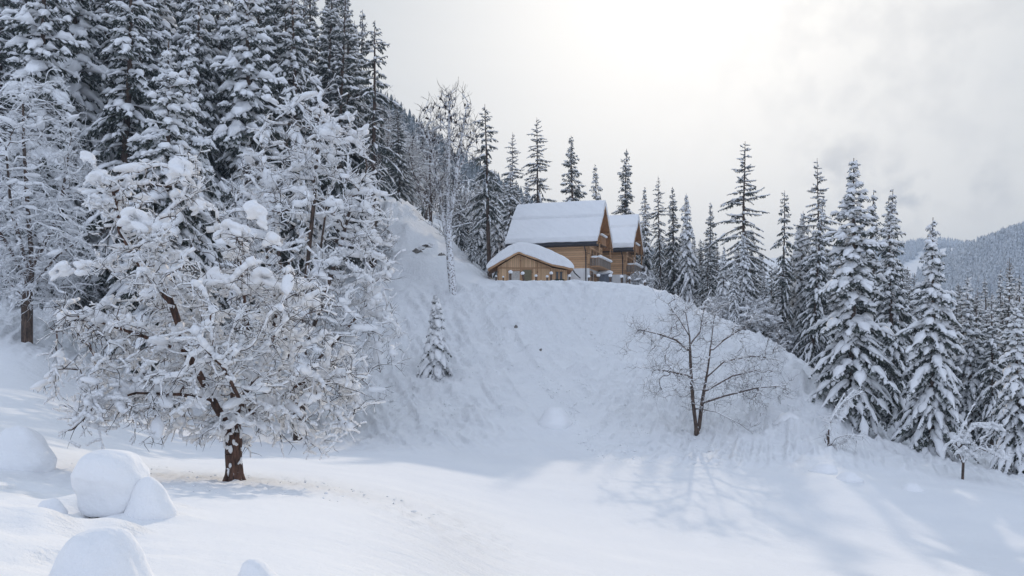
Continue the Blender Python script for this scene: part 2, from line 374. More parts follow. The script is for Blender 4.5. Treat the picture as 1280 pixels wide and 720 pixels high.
def base_h(X, Y):
    Ye = np.clip(Y, 4.0, 1890); px = np.clip(CX + F * X / Ye, -499.9, 1899.9)
    a = (px - LPX[0]) / (LPX[1] - LPX[0]); b = (np.log(np.clip(Y, 0.81, 1890)) - LLY[0]) / (LLY[1] - LLY[0])
    i = np.floor(a).astype(int); j = np.floor(b).astype(int); u = a - i; v = b - j
    return (LUT[i, j] * (1 - u) + LUT[i + 1, j] * u) * (1 - v) + (LUT[i, j + 1] * (1 - u) + LUT[i + 1, j + 1] * u) * v
BUMPS = []   # (x, y, radius across, radius along, height)
def hit(px, py, y0=6.0, y1=140.0):
    """first point of the snow surface seen at a photo pixel"""
    Y = np.exp(np.linspace(math.log(y0), math.log(y1), 1600)); X = (px - CX) / F * Y
    d = base_h(X, Y) - (HY - py) / F * Y
    k = np.argmax(d > 0) if (d > 0).any() else len(Y) - 1
    return float(X[k]), float(Y[k])
def add_bump(px, py, wpx, hgt, along=1.0):
    x, y = hit(px, py); r = wpx / F * y * 0.5; BUMPS.append((x, y, r, r * along, hgt * (1.5 if y > 60 else 1.0)))
# soft drifts near the camera and lumps over the slopes
for q in [(15, 650, 170, .24, .8), (75, 668, 120, .14, .9), (90, 640, 120, .11, .7), (60, 612, 80, .14, .8), (150, 668, 70, .12, .8), (60, 628, 36, .10, 1), (20, 690, 140, .16, .9), (158, 700, 110, .10, 1), (215, 640, 60, .06, 1),
          (650, 372, 34, .5, .5), (682, 378, 22, .35, .5), (640, 402, 26, .45, .5), (640, 418, 22, .5, .5), (672, 440, 30, .5, .5), (724, 465, 26, .5, .5), (634, 516, 34, .35, .5), (540, 494, 30, .3, .5), (655, 412, 24, .4, .5), (705, 445, 34, .45, .5), (585, 520, 40, .3, .6), (600, 470, 40, .35, .6),
          (138, 640, 170, .20, .8), (186, 650, 100, .16, .8), (22, 586, 130, .28, .7), (100, 655, 60, .10, 1), (225, 625, 70, .05, 1),
          (1000, 478, 30, .55, .5), (1012, 452, 26, .5, .5), (985, 510, 34, .5, .5), (1020, 500, 26, .45, .5), (962, 522, 40, .4, .6), (995, 540, 44, .5, .6), (1030, 582, 34, .28, .8), (1060, 592, 40, .3, .8), (1075, 600, 30, .22, .8), (1140, 607, 26, .28, 1), (1020, 596, 36, .25, .8), (1000, 562, 40, .35, .6),
          (955, 470, 30, .4, .5), (1002, 430, 24, .3, .5), (940, 440, 34, .3, .5), (970, 455, 26, .35, .5), (1085, 560, 40, .5, .6), (1120, 565, 50, .5, .6), (1012, 525, 28, .35, .6), (700, 600, 160, .05, 1), (480, 640, 200, .06, 1),
          (520, 330, 60, .9, .6), (470, 300, 50, .8, .6), (500, 290, 60, .7, .6), (560, 330, 50, .6, .6), (590, 338, 40, .5, .6), (540, 345, 50, .5, .6), (450, 330, 60, .6, .6)]:
    add_bump(*q)
def height(X, Y):
    X = np.asarray(X, float); Y = np.asarray(Y, float)
    z = base_h(X, Y)
    px = CX + F * X / np.clip(Y, 4, None)
    # slope region weight: the bank under the terrace
    sl = np.clip((Y - 56) / 9, 0, 1) * np.clip((98.5 - Y) / 4.0, 0, 1)
    far = np.clip((Y - 100) / 20, 0, 1)
    near = np.clip((60 - Y) / 30, 0, 1)
    z = z + near * 0.05 * fbm(X * .35, Y * .25, 3, 3)
    leftn = np.clip((260 - px) / 120, 0, 1) * np.clip((22 - Y) / 6, 0, 1)
    z = z + leftn * 0.16 * fbm(X * 1.3 + 4, Y * 1.1, 9, 2)
    shear = X + 0.35 * (Y - 80) * np.where(px > 740, -1.0, 1.0)
    st = fbm(shear * 1.6, Y * .16, 21, 3)
    w = sl * (0.45 + 0.75 * np.clip(vnoise(X * .09, Y * .12, 5) + .5, 0, 1))
    calm = np.exp(-((px - 690) / 95) ** 2) * np.clip((92 - Y) / 8, 0, 1)
    w = w * (1 - 0.8 * calm)
    z = z + w * (1.0 * np.abs(st) + 0.50 * fbm(X * .7, Y * .4, 33, 4, .55) + 0.20 * vnoise(X * 3.4, Y * 1.6, 41) + 0.07 * vnoise(X * 7.0, Y * 5.0, 43))
    # slide track running down to the right of the bank
    tr = np.exp(-((px - (765 + (98 - Y) * 3.6)) / 26) ** 2) * sl
    z = z + tr * (0.25 * vnoise(X * 2.0, Y * 1.3, 51) - 0.25)
    z = z + np.clip((Y - 99) / 9, 0, 1) * np.clip((170 - Y) / 40, 0, 1) * np.clip((605 - px) / 60, 0, 1) * (2.6 * np.abs(fbm(X * .25, Y * .22, 61, 4, .55)) - .6 + .9 * np.abs(fbm(X * .8, Y * .5, 63, 3, .5)))
    z = z + np.clip((Y - 300) / 100, 0, 1) * 6 * fbm(X * .012, Y * .012, 71, 4)
    # trampled, debris strewn ring around the old fruit tree
    rr = np.exp(-(((X + 7.0) / 6.5) ** 2 + ((Y - 25.5) / 5.5) ** 2))
    z = z + rr * 0.12 * fbm(X * 3.2, Y * 2.4, 81, 3, .7)
    for (bx, by, ra, rl, hh) in BUMPS:
        d = ((X - bx) / ra) ** 2 + ((Y - by) / rl) ** 2
        z = z + np.where(d < 9, hh * np.exp(-np.minimum(d, 9) ** 1.3), 0)
    return z
def gz(x, y): return float(height(np.array([x]), np.array([y]))[0])
def at(px, Y):
    """ground point in the direction of a photo column at distance Y"""
    x = (px - CX) / F * Y; return x, Y, gz(x, Y)
def pt(px, py, Y): return np.array([(px - CX) / F * Y, Y, (HY - py) / F * Y])

ys = np.concatenate([np.linspace(-60, 0.5, 12), np.geomspace(1.2, 56, 190), np.arange(56.3, 104, 0.17), np.geomspace(104.3, 1850, 150)])
tt = np.concatenate([-np.geomspace(3.2, 0.67, 34), np.linspace(-0.65, 0.65, 560), np.geomspace(0.67, 3.2, 34)])
YY, TT = np.meshgrid(ys, tt, indexing='ij'); XX = TT * (np.maximum(YY, 0) + 12)
ZZ = height(XX, YY); nr, ncol = YY.shape
ZZ[YY < 0] = -1.38
V = np.stack([XX, YY, ZZ], -1).reshape(-1, 3); i = np.arange(nr - 1)[:, None] * ncol + np.arange(ncol - 1)[None, :]
g_me = mesh_np('snow_field', V, [np.stack([i, i + 1, i + ncol + 1, i + ncol], -1).reshape(-1, 4)], M['ground'])
tag(obj('snow_field', g_me), kind='structure')
b = Geo(); b.add([(-9000, -2000, -40), (9000, -2000, -40), (9000, 9000, -40), (-9000, 9000, -40)], [(0, 1, 2, 3)])
tag(obj('valley_floor', b.mesh('valley_floor', M['ground'])), kind='structure')
print('terrain tris', (nr - 1) * (ncol - 1) * 2)

# ------------------------------------------------------------------ conifers
def spruce(seed, H, Rm, laden=1.0, dens=1.0, bare=0.06, droop=0.5, asc=0.35, prof=0.8, twig=1.0, gap=0.08, step=0.42, nper=6, snowsz=1.0, tl=1.0, padw=1.0, bw=1.0):
    """returns trunk, needle and snow geometry of a conifer standing at the origin"""
    rng = np.random.default_rng(seed); T, Nd, S = Geo(), Geo(), Geo()
    lean = rng.normal(0, 0.012, 2)
    zs = np.linspace(-0.6, H, 14); cx = lean[0] * zs + .06 * np.sin(zs * .4 + seed); cy = lean[1] * zs + .06 * np.cos(zs * .33 + seed)
    rad = 0.014 * H * (1 - zs / H * 0.97) ** 0.85 + 0.012; rad = np.where(np.isfinite(rad), rad, .012)
    Pt = np.stack([cx, cy, zs], 1); tubes(T, Pt[:-1], Pt[1:], rad[:-1], rad[1:], 8)
    z = H * bare; azo = rng.random() * 6.28
    while z < H * 0.985:
        f = (z / H - bare) / (1 - bare)
        k = max(3, int(round(nper * (1 - .35 * f) + rng.normal(0, .7))))
        azo += 0.9
        for q in range(k):
            if rng.random() < gap: continue
            az = azo + q * 6.283 / k + rng.normal(0, .22)
            pr = (1 - f) ** prof * (0.55 + 0.45 * min(1, (f + .02) * 9)) 
            Lb = Rm * pr * (0.58 + 0.62 * rng.random()) + 0.14
            Lb *= 1 + .22 * math.sin(az * 2 + z * .55 + seed) + .16 * math.sin(z * 1.7 + seed * 2)
            z0 = z + rng.normal(0, step * .3)
            if z0 > H * .99: continue
            hx, hy = math.cos(az), math.sin(az); side = np.array([-hy, hx, 0.])
            a = asc * (f ** 1.3) * 1.2 - .42 * (1 - f) * droop + rng.normal(0, .09); bb = droop * (1.05 - .65 * f) + rng.normal(0, .10); cc = 0.08 + .16 * rng.random()
            ns = 11; s = np.linspace(0, 1, ns)
            c0 = np.array([np.interp(z0, zs, cx), np.interp(z0, zs, cy), z0])
            wig = rng.normal(0, .05) * Lb * np.sin(s * 3.1)
            P = c0 + np.stack([hx * s * Lb, hy * s * Lb, Lb * (a * s - bb * s ** 2 + cc * s ** 3)], 1) + side * wig[:, None]
            tubes(T, P[:-1], P[1:], (.035 * (1 - s[:-1]) * min(1, Lb / 2) + .008) * bw, (.035 * (1 - s[1:]) * min(1, Lb / 2) + .008) * bw, 3)
            # twigs
            nt_ = max(4, int(Lb / 0.17 * dens * twig)); st = np.sort(rng.random(nt_) ** 0.75); st = .08 + .92 * st
            sg = np.where(np.arange(nt_) % 2 == 0, 1., -1.)
            pp = np.stack([np.interp(st, s, P[:, i]) for i in range(3)], 1)
            lt = (0.40 * Lb * (1.04 - st) ** .8 * (0.6 + .6 * rng.random(nt_)) + .14).clip(.12, 1.05)
            fwd = unit(np.stack([np.interp(st, s, np.gradient(P[:, i])) for i in range(3)], 1))
            lt = lt * tl; hang = (.35 + .75 * rng.random(nt_)) * (.45 + droop)
            D = unit(fwd * (.55 + .3 * rng.random(nt_))[:, None] + side[None] * (sg * (.45 + .6 * rng.random(nt_)))[:, None] + np.array([0, 0, -1.]) * hang[:, None])
            Nh = unit(np.cross(D, np.array([0, 0, 1.]))); Nv = np.cross(D, Nh)
            for ang0, wf in ((0.0, .15), (1.25, .13)):
                ang = ang0 + rng.normal(0, .35, nt_); nn = Nh * np.cos(ang)[:, None] + Nv * np.sin(ang)[:, None]
                kites(Nd, pp, D, lt * 1.05, lt * wf + .02, nn)
            for fr in (.3, .6, .85):
                for sgn in (1, -1):
                    m = rng.random(nt_) < .8
                    if not m.any(): continue
                    D2 = unit(D[m] * .75 + Nh[m] * (sgn * (.5 + .4 * rng.random(m.sum())))[:, None] + np.array([0, 0, -1.]) * (.15 + .45 * rng.random(m.sum()))[:, None])
                    n2 = unit(np.cross(D2, rng.standard_normal((m.sum(), 3))))
                    kites(Nd, pp[m] + D[m] * (lt[m] * fr)[:, None], D2, lt[m] * (.50 - .2 * fr), lt[m] * .07 + .012, n2)
            # snow lying along the branch
            if laden > 0.05:
                ph = rng.random() * 6.28; sw = (0.03 + .135 * np.sin(np.clip(s, .03, .97) * math.pi) ** .6) * min(1.15, .4 + Lb * .28) * laden * snowsz * padw
                sw = sw * (1 + .62 * np.sin(s * Lb * 4.2 + ph) + .34 * rng.standard_normal(ns)).clip(.08, 2.0); sw[-1] *= .4; sw[0] *= .4
                up = P + np.array([0, 0, 1.]) * (sw * .32 + .03)[:, None]
                kk = 6; th = np.arange(kk) / kk * 6.283; bx = np.cos(th); bz = np.sin(th); bz = np.where(bz < 0, bz * .55, bz * .9)
                ring = up[:, None] + (side[None, None] * bx[None, :, None] * 1.15 + np.array([0, 0, 1.])[None, None] * bz[None, :, None]) * sw[:, None, None]
                ring = ring + rng.normal(0, .03, ring.shape)
                i = np.arange(ns - 1)[:, None] * kk + np.arange(kk)[None]; j = np.arange(ns - 1)[:, None] * kk + (np.arange(kk)[None] + 1) % kk
                S.add(ring, np.stack([i, j, j + kk, i + kk], -1).reshape(-1, 4))
                m = rng.random(nt_) < .34 + .22 * laden
                if m.any():
                    ll = lt[m] * (.28 + .20 * rng.random(m.sum())); w2 = (.02 + .06 * rng.random(m.sum()) ** 1.5 + .06 * lt[m]) * laden * snowsz * padw
                    lumps(S, pp[m] + D[m] * (lt[m] * .45)[:, None] + np.array([0, 0, 1.]) * (w2 * .35 + .02)[:, None], ll, w2, w2 * .6, D[m], ICO1, .28, rng)
        z += step * (0.75 + .5 * rng.random()) * (1 - .45 * f)
    return T, Nd, S
conifer_protos = {}
def conifer_proto(kind, needle='needle', **kw):
    T, Nd, S = spruce(**kw)
    conifer_protos[kind] = (kw['H'], T.mesh('trunk', M['bark']), Nd.mesh('needles', M[needle]), S.mesh('snow_load', M['snow']) if S.n else None)
import time as _t; _t0 = _t.time()
conifer_proto('laden_a', seed=11, H=26, Rm=4.6, laden=1.6, droop=.75, bare=.04, step=.66, nper=5, twig=1.15)
conifer_proto('laden_b', seed=12, H=24, Rm=4.0, laden=1.7, droop=.95, bare=.05, step=.62, nper=5, twig=1.15)
conifer_proto('laden_c', seed=13, H=28, Rm=4.4, laden=1.15, droop=.8, bare=.08, step=.72, nper=5, twig=1.2)
conifer_proto('slim', seed=14, H=22, Rm=2.8, laden=1.05, droop=.8, bare=.08, step=.58, nper=5, twig=1.1)
conifer_proto('dark', seed=15, H=24, Rm=3.4, laden=.75, droop=.62, bare=.10, step=.6, nper=5, twig=1.3)
conifer_proto('tall_bare', seed=16, H=27, Rm=3.2, laden=.6, droop=.75, bare=.34, step=.8, nper=4, gap=.2, prof=.55)
conifer_proto('airy', seed=17, H=25, Rm=6.2, laden=.8, droop=.62, asc=.22, bare=.04, step=.80, nper=6, twig=1.2, prof=.70, tl=.42, padw=.55, gap=.1, bw=1.9)
conifer_proto('larch', needle='larch', seed=18, H=22, Rm=3.2, laden=.5, droop=.3, asc=.4, bare=.08, step=.6, nper=5, twig=.8, tl=.7, padw=.6)
print('conifers', round(_t.time() - _t0, 1), sum(sum(len(m.polygons) for m in v[1:] if m) for v in conifer_protos.values()))
rngp = random.Random(5)
def conifer(kind, px, ytop, Y, label, group=None, name='spruce_tree', width=1.0, H=None, cat='tree', sink=0.0):
    """a conifer whose foot stands at distance Y in the direction px and whose tip reaches photo row ytop"""
    x, y, z = at(px, Y); H0, tm, nm, sm = conifer_protos[kind]
    if H is None: H = (HY - ytop) / F * Y - z
    e = empty(name, (x, y, z - sink), rngp.random() * 6.28); s = H / H0; e.scale = (s * width, s * width, s); e.rotation_euler = (rngp.gauss(0, .018), rngp.gauss(0, .018), e.rotation_euler[2])
    tag(e, label, cat, group)
    obj('trunk', tm, e); obj('crown', nm, e)
    if sm: obj('snow_load', sm, e)
    return e

# ------------------------------------------------------------------ broadleaved trees grown towards crown points
def colonize(P0, parent0, A, step, infl, kill, iters, trop, rng, wig=.12):
    P = [np.array(p, float) for p in P0]; par = list(parent0)
    A = A.copy(); arr = np.array(P)
    dist = np.linalg.norm(A[:, None] - arr[None], axis=2); near = dist.argmin(1); nd = dist.min(1)
    for it in range(iters):
        act = nd < infl
        if not act.any(): break
        cnt = {}
        idx = near[act]; dirs = unit(A[act] - np.array(P)[idx])
        acc = np.zeros((len(P), 3)); np.add.at(acc, idx, dirs); u = np.unique(idx)
        new = np.array(P)[u] + unit(unit(acc[u]) + trop + rng.normal(0, wig, (len(u), 3))) * step
        # drop repeats
        keep = []
        for q, nidx in zip(new, u):
            keep.append(True)
        s = len(P); P.extend(list(new)); par.extend(list(u))
        D = np.linalg.norm(A[:, None] - new[None], axis=2); dm = D.min(1); dn = D.argmin(1) + s
        better = dm < nd; near = np.where(better, dn, near); nd = np.minimum(dm, nd)
        alive = nd > kill; A = A[alive]; near = near[alive]; nd = nd[alive]
        if len(A) == 0: break
    return np.array(P), np.array(par)
def tree_graph(paths, step):
    """paths: list of polylines; first starts at the root, later ones start on an earlier node (nearest)"""
    P = []; par = []
    for k, pl in enumerate(paths):
        pl = np.array(pl, float)
        if k == 0: P.append(pl[0]); par.append(-1); last = 0
        else:
            last = int(np.linalg.norm(np.array(P) - pl[0], axis=1).argmin()); 
        for a, b in zip(pl[:-1], pl[1:]):
            n = max(1, int(round(np.linalg.norm(b - a) / step)))
            for q in range(1, n + 1):
                P.append(a + (b - a) * q / n); par.append(last); last = len(P) - 1
    return P, par
def radii(P, par, r0, rtip, power=None):
    n = len(P); c = np.ones(n) * .0; kids = np.zeros(n, int)
    for i in range(n - 1, 0, -1):
        if kids[i] == 0: c[i] = 1
        c[par[i]] += c[i]; kids[par[i]] += 1
    k = math.log(r0 / rtip) / math.log(max(c[0], 2)); return rtip * np.maximum(c, 1) ** k, c
def twigs(P, D, ln, rng, nseg=4, grav=.12, curl=.25, r=.006):
    n = len(P); segs = []; d = unit(D); p = P.copy(); l = (ln / nseg)[:, None]
    for q in range(nseg):
        d = unit(d + rng.normal(0, curl, (n, 3)) + np.array([0, 0, -grav])); p1 = p + d * l
        segs.append((p, p1, d.copy(), r * (1 - q / nseg * .75), r * (1 - (q + 1) / nseg * .75))); p = p1
    return segs
def broad_tree(name, paths, A, r0, rng, step=.28, infl=2.5, kill=.45, iters=60, trop=(0, 0, 0.05), rtip=.009, ntw=2.5, twl=.7, sub=2, grav=.12,
               snow=1.0, bark='bark', twmat='twig', snowmat='snow', sides=7, snow_frac=.8, tw_r=.006, clump=0, clump_sz=.2, snow_tw=1.0, seedpods=0, up=0.0, wig=.25):
    """mesh data for wood, twigs, snow and tufts"""
    P0, par0 = tree_graph(paths, step)
    P, par = colonize(P0, par0, A, step, infl, kill, iters, np.array(trop), rng, wig)
    r, c = radii(P, par, r0, rtip)
    W = Geo(); idx = np.arange(1, len(P)); pi = par[1:]
    Pj = P.copy()
    thick = r[idx] > .03
    tubes(W, Pj[pi][thick], Pj[idx][thick], r[pi][thick] * .5 + r[idx][thick] * .5, r[idx][thick], sides + 2)
    tubes(W, Pj[pi][~thick], Pj[idx][~thick], np.minimum(r[pi][~thick], r[idx][~thick] * 1.25), r[idx][~thick], 4)
    # twigs from thin wood
    thin = idx[(c[idx] < 14)]
    n = int(len(thin) * ntw); pick = rng.choice(thin, n); par_dir = unit(P[pick] - P[par[pick]])
    D = unit(par_dir * .6 + rng.normal(0, .7, (n, 3)) + np.array([0, 0, up]))
    TW = Geo(); SN = Geo(); allseg = []
    ln = twl * (.45 + .8 * rng.random(n)); s1 = twigs(P[pick], D, ln, rng, 4, grav, .22, tw_r); allseg += s1
    for q in range(sub):
        base = s1[rng.integers(1, 4)]; m = rng.random(n) < .85
        D2 = unit(base[2][m] * .6 + rng.normal(0, .75, (m.sum(), 3)) + np.array([0, 0, up * .6])); allseg += twigs(base[1][m], D2, ln[m] * (.35 + .3 * rng.random(m.sum())), rng, 3, grav, .22, tw_r * .7)
    for (a, b_, d_, ra, rb) in allseg: tubes(TW, a, b_, ra, rb, 3)
    # snow riding on wood
    def sn(Pa, Pb, ra, rb, amt, k=5, keep=None):
        d = unit(Pb - Pa); hz = np.sqrt(np.clip(1 - d[:, 2] ** 2, 0, 1))
        na = wob(Pa, 2.1, 3, 5); nb = wob(Pb, 2.1, 3, 5)
        f = (.62 + .9 * np.clip(na + .15, -.6, 1)); f2 = (.62 + .9 * np.clip(nb + .15, -.6, 1))
        if keep is None: keep = (wob(Pa, 1.6, 21, 6) > -.55 * snow_frac ** .5 - .05)
        m = (hz > .3) & keep & (f > .10) & (f2 > .10)
        wa = (amt * f * hz)[m]; wb = (amt * f2 * hz)[m]
        zu = np.array([0, 0, 1.])
        ra = np.broadcast_to(ra, (len(d),)); rb = np.broadcast_to(rb, (len(d),))
        tubes(SN, Pa[m] + zu * (ra[m] * .8 + wa * .62)[:, None], Pb[m] + zu * (rb[m] * .8 + wb * .62)[:, None], wa + ra[m] * .35, wb + rb[m] * .35, k, .9, True)
    if snow > 0:
        sn(Pj[pi], Pj[idx], r[pi], r[idx], snow * (.045 + .03 * rng.random(len(idx)) + .25 * np.minimum(r[idx], .15)), 6)
        keeps = {}
    for (a, b_, d_, ra, rb) in allseg:
        kp = keeps.setdefault(len(a), rng.random(len(a)) < snow_frac)
        sn(a, b_, ra, rb, snow * snow_tw * .026 * (wob(a, .9, 12, 5) * .9 + .8).clip(0, 1.5), 4, kp)
    if clump:
        ck = rng.choice(thin, clump); sz = clump_sz * (.4 + .9 * rng.random(clump) ** 2)
        lumps(SN, P[ck] + np.array([0, 0, 1.]) * (sz * .45)[:, None], sz * 2.1, sz * .85, sz * .6, unit(P[ck] - P[par[ck]]) * [1, 1, .4], ICO2, .09, rng)
    me = [('trunk', W.mesh('trunk', M[bark])), ('twigs', TW.mesh('twigs', M[twmat]))]
    if SN.n: me.append(('snow_load', SN.mesh('snow_load', M[snowmat])))
    if seedpods:
        G = Geo(); top = thin[P[thin][:, 2] > np.percentile(P[thin][:, 2], 45)]; ck = rng.choice(top, seedpods)
        lumps(G, P[ck] + rng.normal(0, .12, (seedpods, 3)), .10, .07, .17, None, ICO1, .2, rng); me.append(('seed_clusters', G.mesh('seed_clusters', M['twig'])))
    print(name, 'nodes', len(P), 'tw', n, 'faces', sum(len(q[1].polygons) for q in me))
    return me
def place(me_list, name, label, cat='tree', loc=(0, 0, 0), rz=0, scale=1.0, group=None):
    e = empty(name, loc, rz); e.scale = (scale,) * 3; tag(e, label, cat, group)
    for nm, me in me_list:
        o = obj(nm, me, e)
        if nm == 'seed_clusters' or (nm == 'snow_load' and name in ('bent_sapling', 'alder_tree', 'crooked_sapling')): o['kind'] = 'stuff'
    return e
def ell_points(rng, n, c, rad, shell=.35, zmin=None):
    d = unit(rng.standard_normal((n, 3))); rr = (shell + (1 - shell) * rng.random(n)) ** .6
    A = np.array(c) + d * rr[:, None] * np.array(rad)
    if zmin is not None: A = A[A[:, 2] > zmin]
    return A

# old fruit tree in the foreground (coordinates relative to its foot)
rng = np.random.default_rng(42)
fx, fy, fz = at(293, 25.0); foot = np.array([fx, fy, fz])
def rel(px, py, Y): return pt(px, py, Y) - foot
paths = [[(0, 0, -.25), (0, 0, .15), (-.03, 0, .7), (-.03, .03, 1.3), (.06, .08, 1.75)],
         [(.06, .08, 1.75), rel(312, 480, 25.2), rel(312, 430, 25.6), rel(305, 370, 25.8), rel(300, 320, 26)],
         [(-.04, .03, 1.25), rel(268, 500, 24.8), rel(235, 440, 24.4), rel(215, 380, 24.2), rel(200, 330, 24), rel(180, 290, 24)],
         [(.1, .1, 1.7), rel(340, 505, 25.3), rel(372, 480, 25.6), rel(410, 470, 26)],
         [rel(268, 500, 24.8), rel(225, 492, 24), rel(170, 490, 23.6), rel(120, 505, 23.4), rel(98, 530, 23.3)],
         [rel(318, 480, 25.2), rel(340, 420, 25.9), rel(352, 360, 26.3)],
         [rel(235, 440, 24.4), rel(180, 420, 24), rel(120, 400, 24.2), rel(75, 400, 24.5)],
         [(0, .05, 1.4), rel(290, 480, 26.4), rel(262, 430, 27.5), rel(250, 370, 28)],
         [(.05, 0, 1.5), rel(300, 500, 24), rel(280, 460, 22.8), rel(250, 430, 22)],
         [(.1, .1, 1.7), rel(330, 500, 26), rel(350, 460, 27.2), rel(370, 420, 28)],
         [rel(215, 380, 24.2), rel(180, 340, 24.5), rel(150, 290, 24.6), rel(140, 230, 24.6)]]
A = np.concatenate([ell_points(rng, 500, (-1.0, 0, 4.0), (4.3, 3.3, 3.3), .2, 1.2),
                    ell_points(rng, 200, (-1.7, -.2, 2.3), (3.9, 3.0, 1.8), .3, 1.2),
                    ell_points(rng, 150, rel(145, 250, 24.6), (1.0, 1.0, 1.2), .1),
                    ell_points(rng, 120, rel(230, 230, 25), (.9, 1.0, 1.0), .1),
                    ell_points(rng, 170, rel(390, 500, 25.4), (2.0, 1.8, 1.6), .2)])
fruit = broad_tree('fruit', paths, A, .235, rng, step=.22, infl=2.2, kill=.42, iters=70, trop=(0, 0, .0), rtip=.012, ntw=1.5, twl=.62, sub=2, grav=.10,
                   snow=1.7, bark='apple_bark', clump=170, clump_sz=.17, tw_r=.013, snow_frac=.62, wig=.35, snow_tw=1.2)
g = Geo(); rr_ = np.random.default_rng(3)
for k in range(7):
    a_ = k * .9 + rr_.random() * .4; ca, sa = math.cos(a_), math.sin(a_)
    tubes(g, [(ca * .12, sa * .12, .42), (ca * .16, sa * .16, .10)], [(ca * .16, sa * .16, .10), (ca * .30, sa * .30, -.16)], [.11, .11], [.11, .07], 8)
fruit.append(('root_flare', g.mesh('root_flare', M['apple_bark'])))
g = Geo(); n_ = 20; a_ = rr_.uniform(-2.9, .2, n_); zz_ = rr_.random(n_) ** 1.5 * 1.5 + .05
lumps(g, np.stack([np.cos(a_) * .215 - .04 * zz_ / .7, np.sin(a_) * .215, zz_], 1), .03 + .05 * rr_.random(n_), .035, .03 + .13 * rr_.random(n_) ** 2, np.stack([-np.sin(a_), np.cos(a_), a_ * 0], 1), ICO2, .15, rr_)
sp_ = ('snow_patches', g.mesh('snow_patches', M['snow']))
apple = place(fruit, 'fruit_tree', 'old spreading fruit tree with red brown trunk, snow on every twig, nearest the camera', loc=tuple(foot))
obj(*sp_, apple)['kind'] = 'stuff'
def biggest(me):
    bm = bmesh.new(); bm.from_mesh(me); seen = set(); best = []
    for v in bm.verts:
        if v.index in seen: continue
        st_, isl = [v], []; seen.add(v.index)
        while st_:
            a = st_.pop(); isl.append(a)
            for e_ in a.link_edges:
                b2 = e_.other_vert(a)
                if b2.index not in seen: seen.add(b2.index); st_.append(b2)
        if len(isl) > len(best): best = isl
    keep = set(v.index for v in best); bmesh.ops.delete(bm, geom=[v for v in bm.verts if v.index not in keep], context='VERTS'); bm.to_mesh(me); bm.free(); return me
def clump(px, py, Y, wpx, hpx, seed, parent=apple, org=foot):
    rr = np.random.default_rng(seed); g = Geo(); w = wpx / F * Y * .5; h = hpx / F * Y * .5; c = pt(px, py, Y) - org
    n = 26; off = rr.uniform(-1, 1, (n, 3)) * np.array([w, w * .7, h * .5]); dd = np.abs(off[:, 0]) / w; sz = h * (.62 - .38 * dd) * (.55 + .5 * rr.random(n))
    off[:, 2] += (.25 - dd ** 2 * .7 * rr.choice([1, 1, .2])) * h + off[:, 0] / w * h * rr.normal(0, .35)
    dr = unit(np.stack([np.sign(off[:, 0] + .01) * (.8 + .4 * rr.random(n)), rr.normal(0, .6, n), -.35 - .5 * dd], 1))
    lumps(g, c + off, sz * 1.45, sz * .8, sz * .62, dr, ICO3, .03, rr)
    me = fuse(g, 'snow_clump', M['snow'], .03, .028, 6, seed, 4); return obj('snow_clump', biggest(me), parent)
for k, q in enumerate([(293, 291, 24.5, 52, 28), (172, 280, 24.0, 70, 36), (88, 340, 23.8, 62, 30), (135, 250, 24.3, 52, 24), (122, 222, 24.4, 30, 26), (225, 212, 24.8, 26, 34), (178, 247, 24.5, 26, 14),
                       (275, 350, 24.2, 46, 34), (330, 350, 24.6, 48, 30), (320, 268, 24.6, 20, 34), (186, 368, 23.4, 34, 20), (340, 300, 25, 18, 26), (110, 200, 24.3, 14, 24), (70, 445, 23.5, 40, 12), (300, 528, 24.2, 44, 22),
                       (240, 505, 23.4, 36, 22), (385, 500, 24.8, 32, 20), (430, 478, 25.3, 30, 16), (215, 320, 24, 30, 22), (250, 260, 24.9, 26, 20), (360, 395, 25, 30, 18), (150, 475, 23.2, 60, 12)]):
    clump(*q, seed=100 + k)

# tall many stemmed tree behind it
rng = np.random.default_rng(7)
x, y = hit(374, 548); z = gz(x, y); b = np.array([x, y, z]); s2 = y / 44; H = ((HY - 92) / F * y - z) / s2; print('second tree at', y)
paths = [[(0, 0, -.3), (0, 0, 2), (.2, 0, 4.0), (.1, .1, 6.0), (.4, .2, 9), (.7, .2, 12), (1.0, 0, H - 1.6)],
         [(.05, 0, 2.2), (-.8, .4, 5), (-1.6, .6, 8), (-2.0, .5, 11.5)], [(.1, 0, 4), (1.3, -.3, 7), (2.2, -.2, 10), (2.8, 0, 12.5)], [(.15, 0, 4.6), (-.6, -1, 8), (-1, -1.6, 12)],
         [(.15, 0, 3.2), (1.8, .6, 5), (3.3, .8, 6.8)], [(.1, 0, 3.0), (-1.6, -.4, 4.6), (-2.8, -.6, 6.6)], [(0, 0, 1.8), (1.5, -.5, 2.8), (3.2, -.6, 3.0)], [(.1, 0, 5.5), (.8, .9, 9), (1.2, 1.2, 12.5)], [(.05, 0, 2.0), (.5, -1.6, 4.5), (.8, -2.4, 7)]]
A = np.concatenate([ell_points(rng, 1500, (.5, 0, 8.9), (4.6, 4.0, H - 9.2), .3, 1.5), ell_points(rng, 520, (1.2, 0, 4.6), (4.6, 3.6, 3.6), .3, 1.0)])
t2 = broad_tree('second', paths, A, .30, rng, step=.40, infl=3.0, kill=.62, iters=50, trop=(0, 0, .05), rtip=.014, ntw=1.6, twl=.9, sub=2, grav=.0, snow=2.3, clump=260, clump_sz=.26, tw_r=.015, snow_frac=.62, up=.5)
place(t2, 'maple_tree', 'tall snow plastered tree with many upright stems just right of the fruit tree', loc=tuple(b), scale=s2)

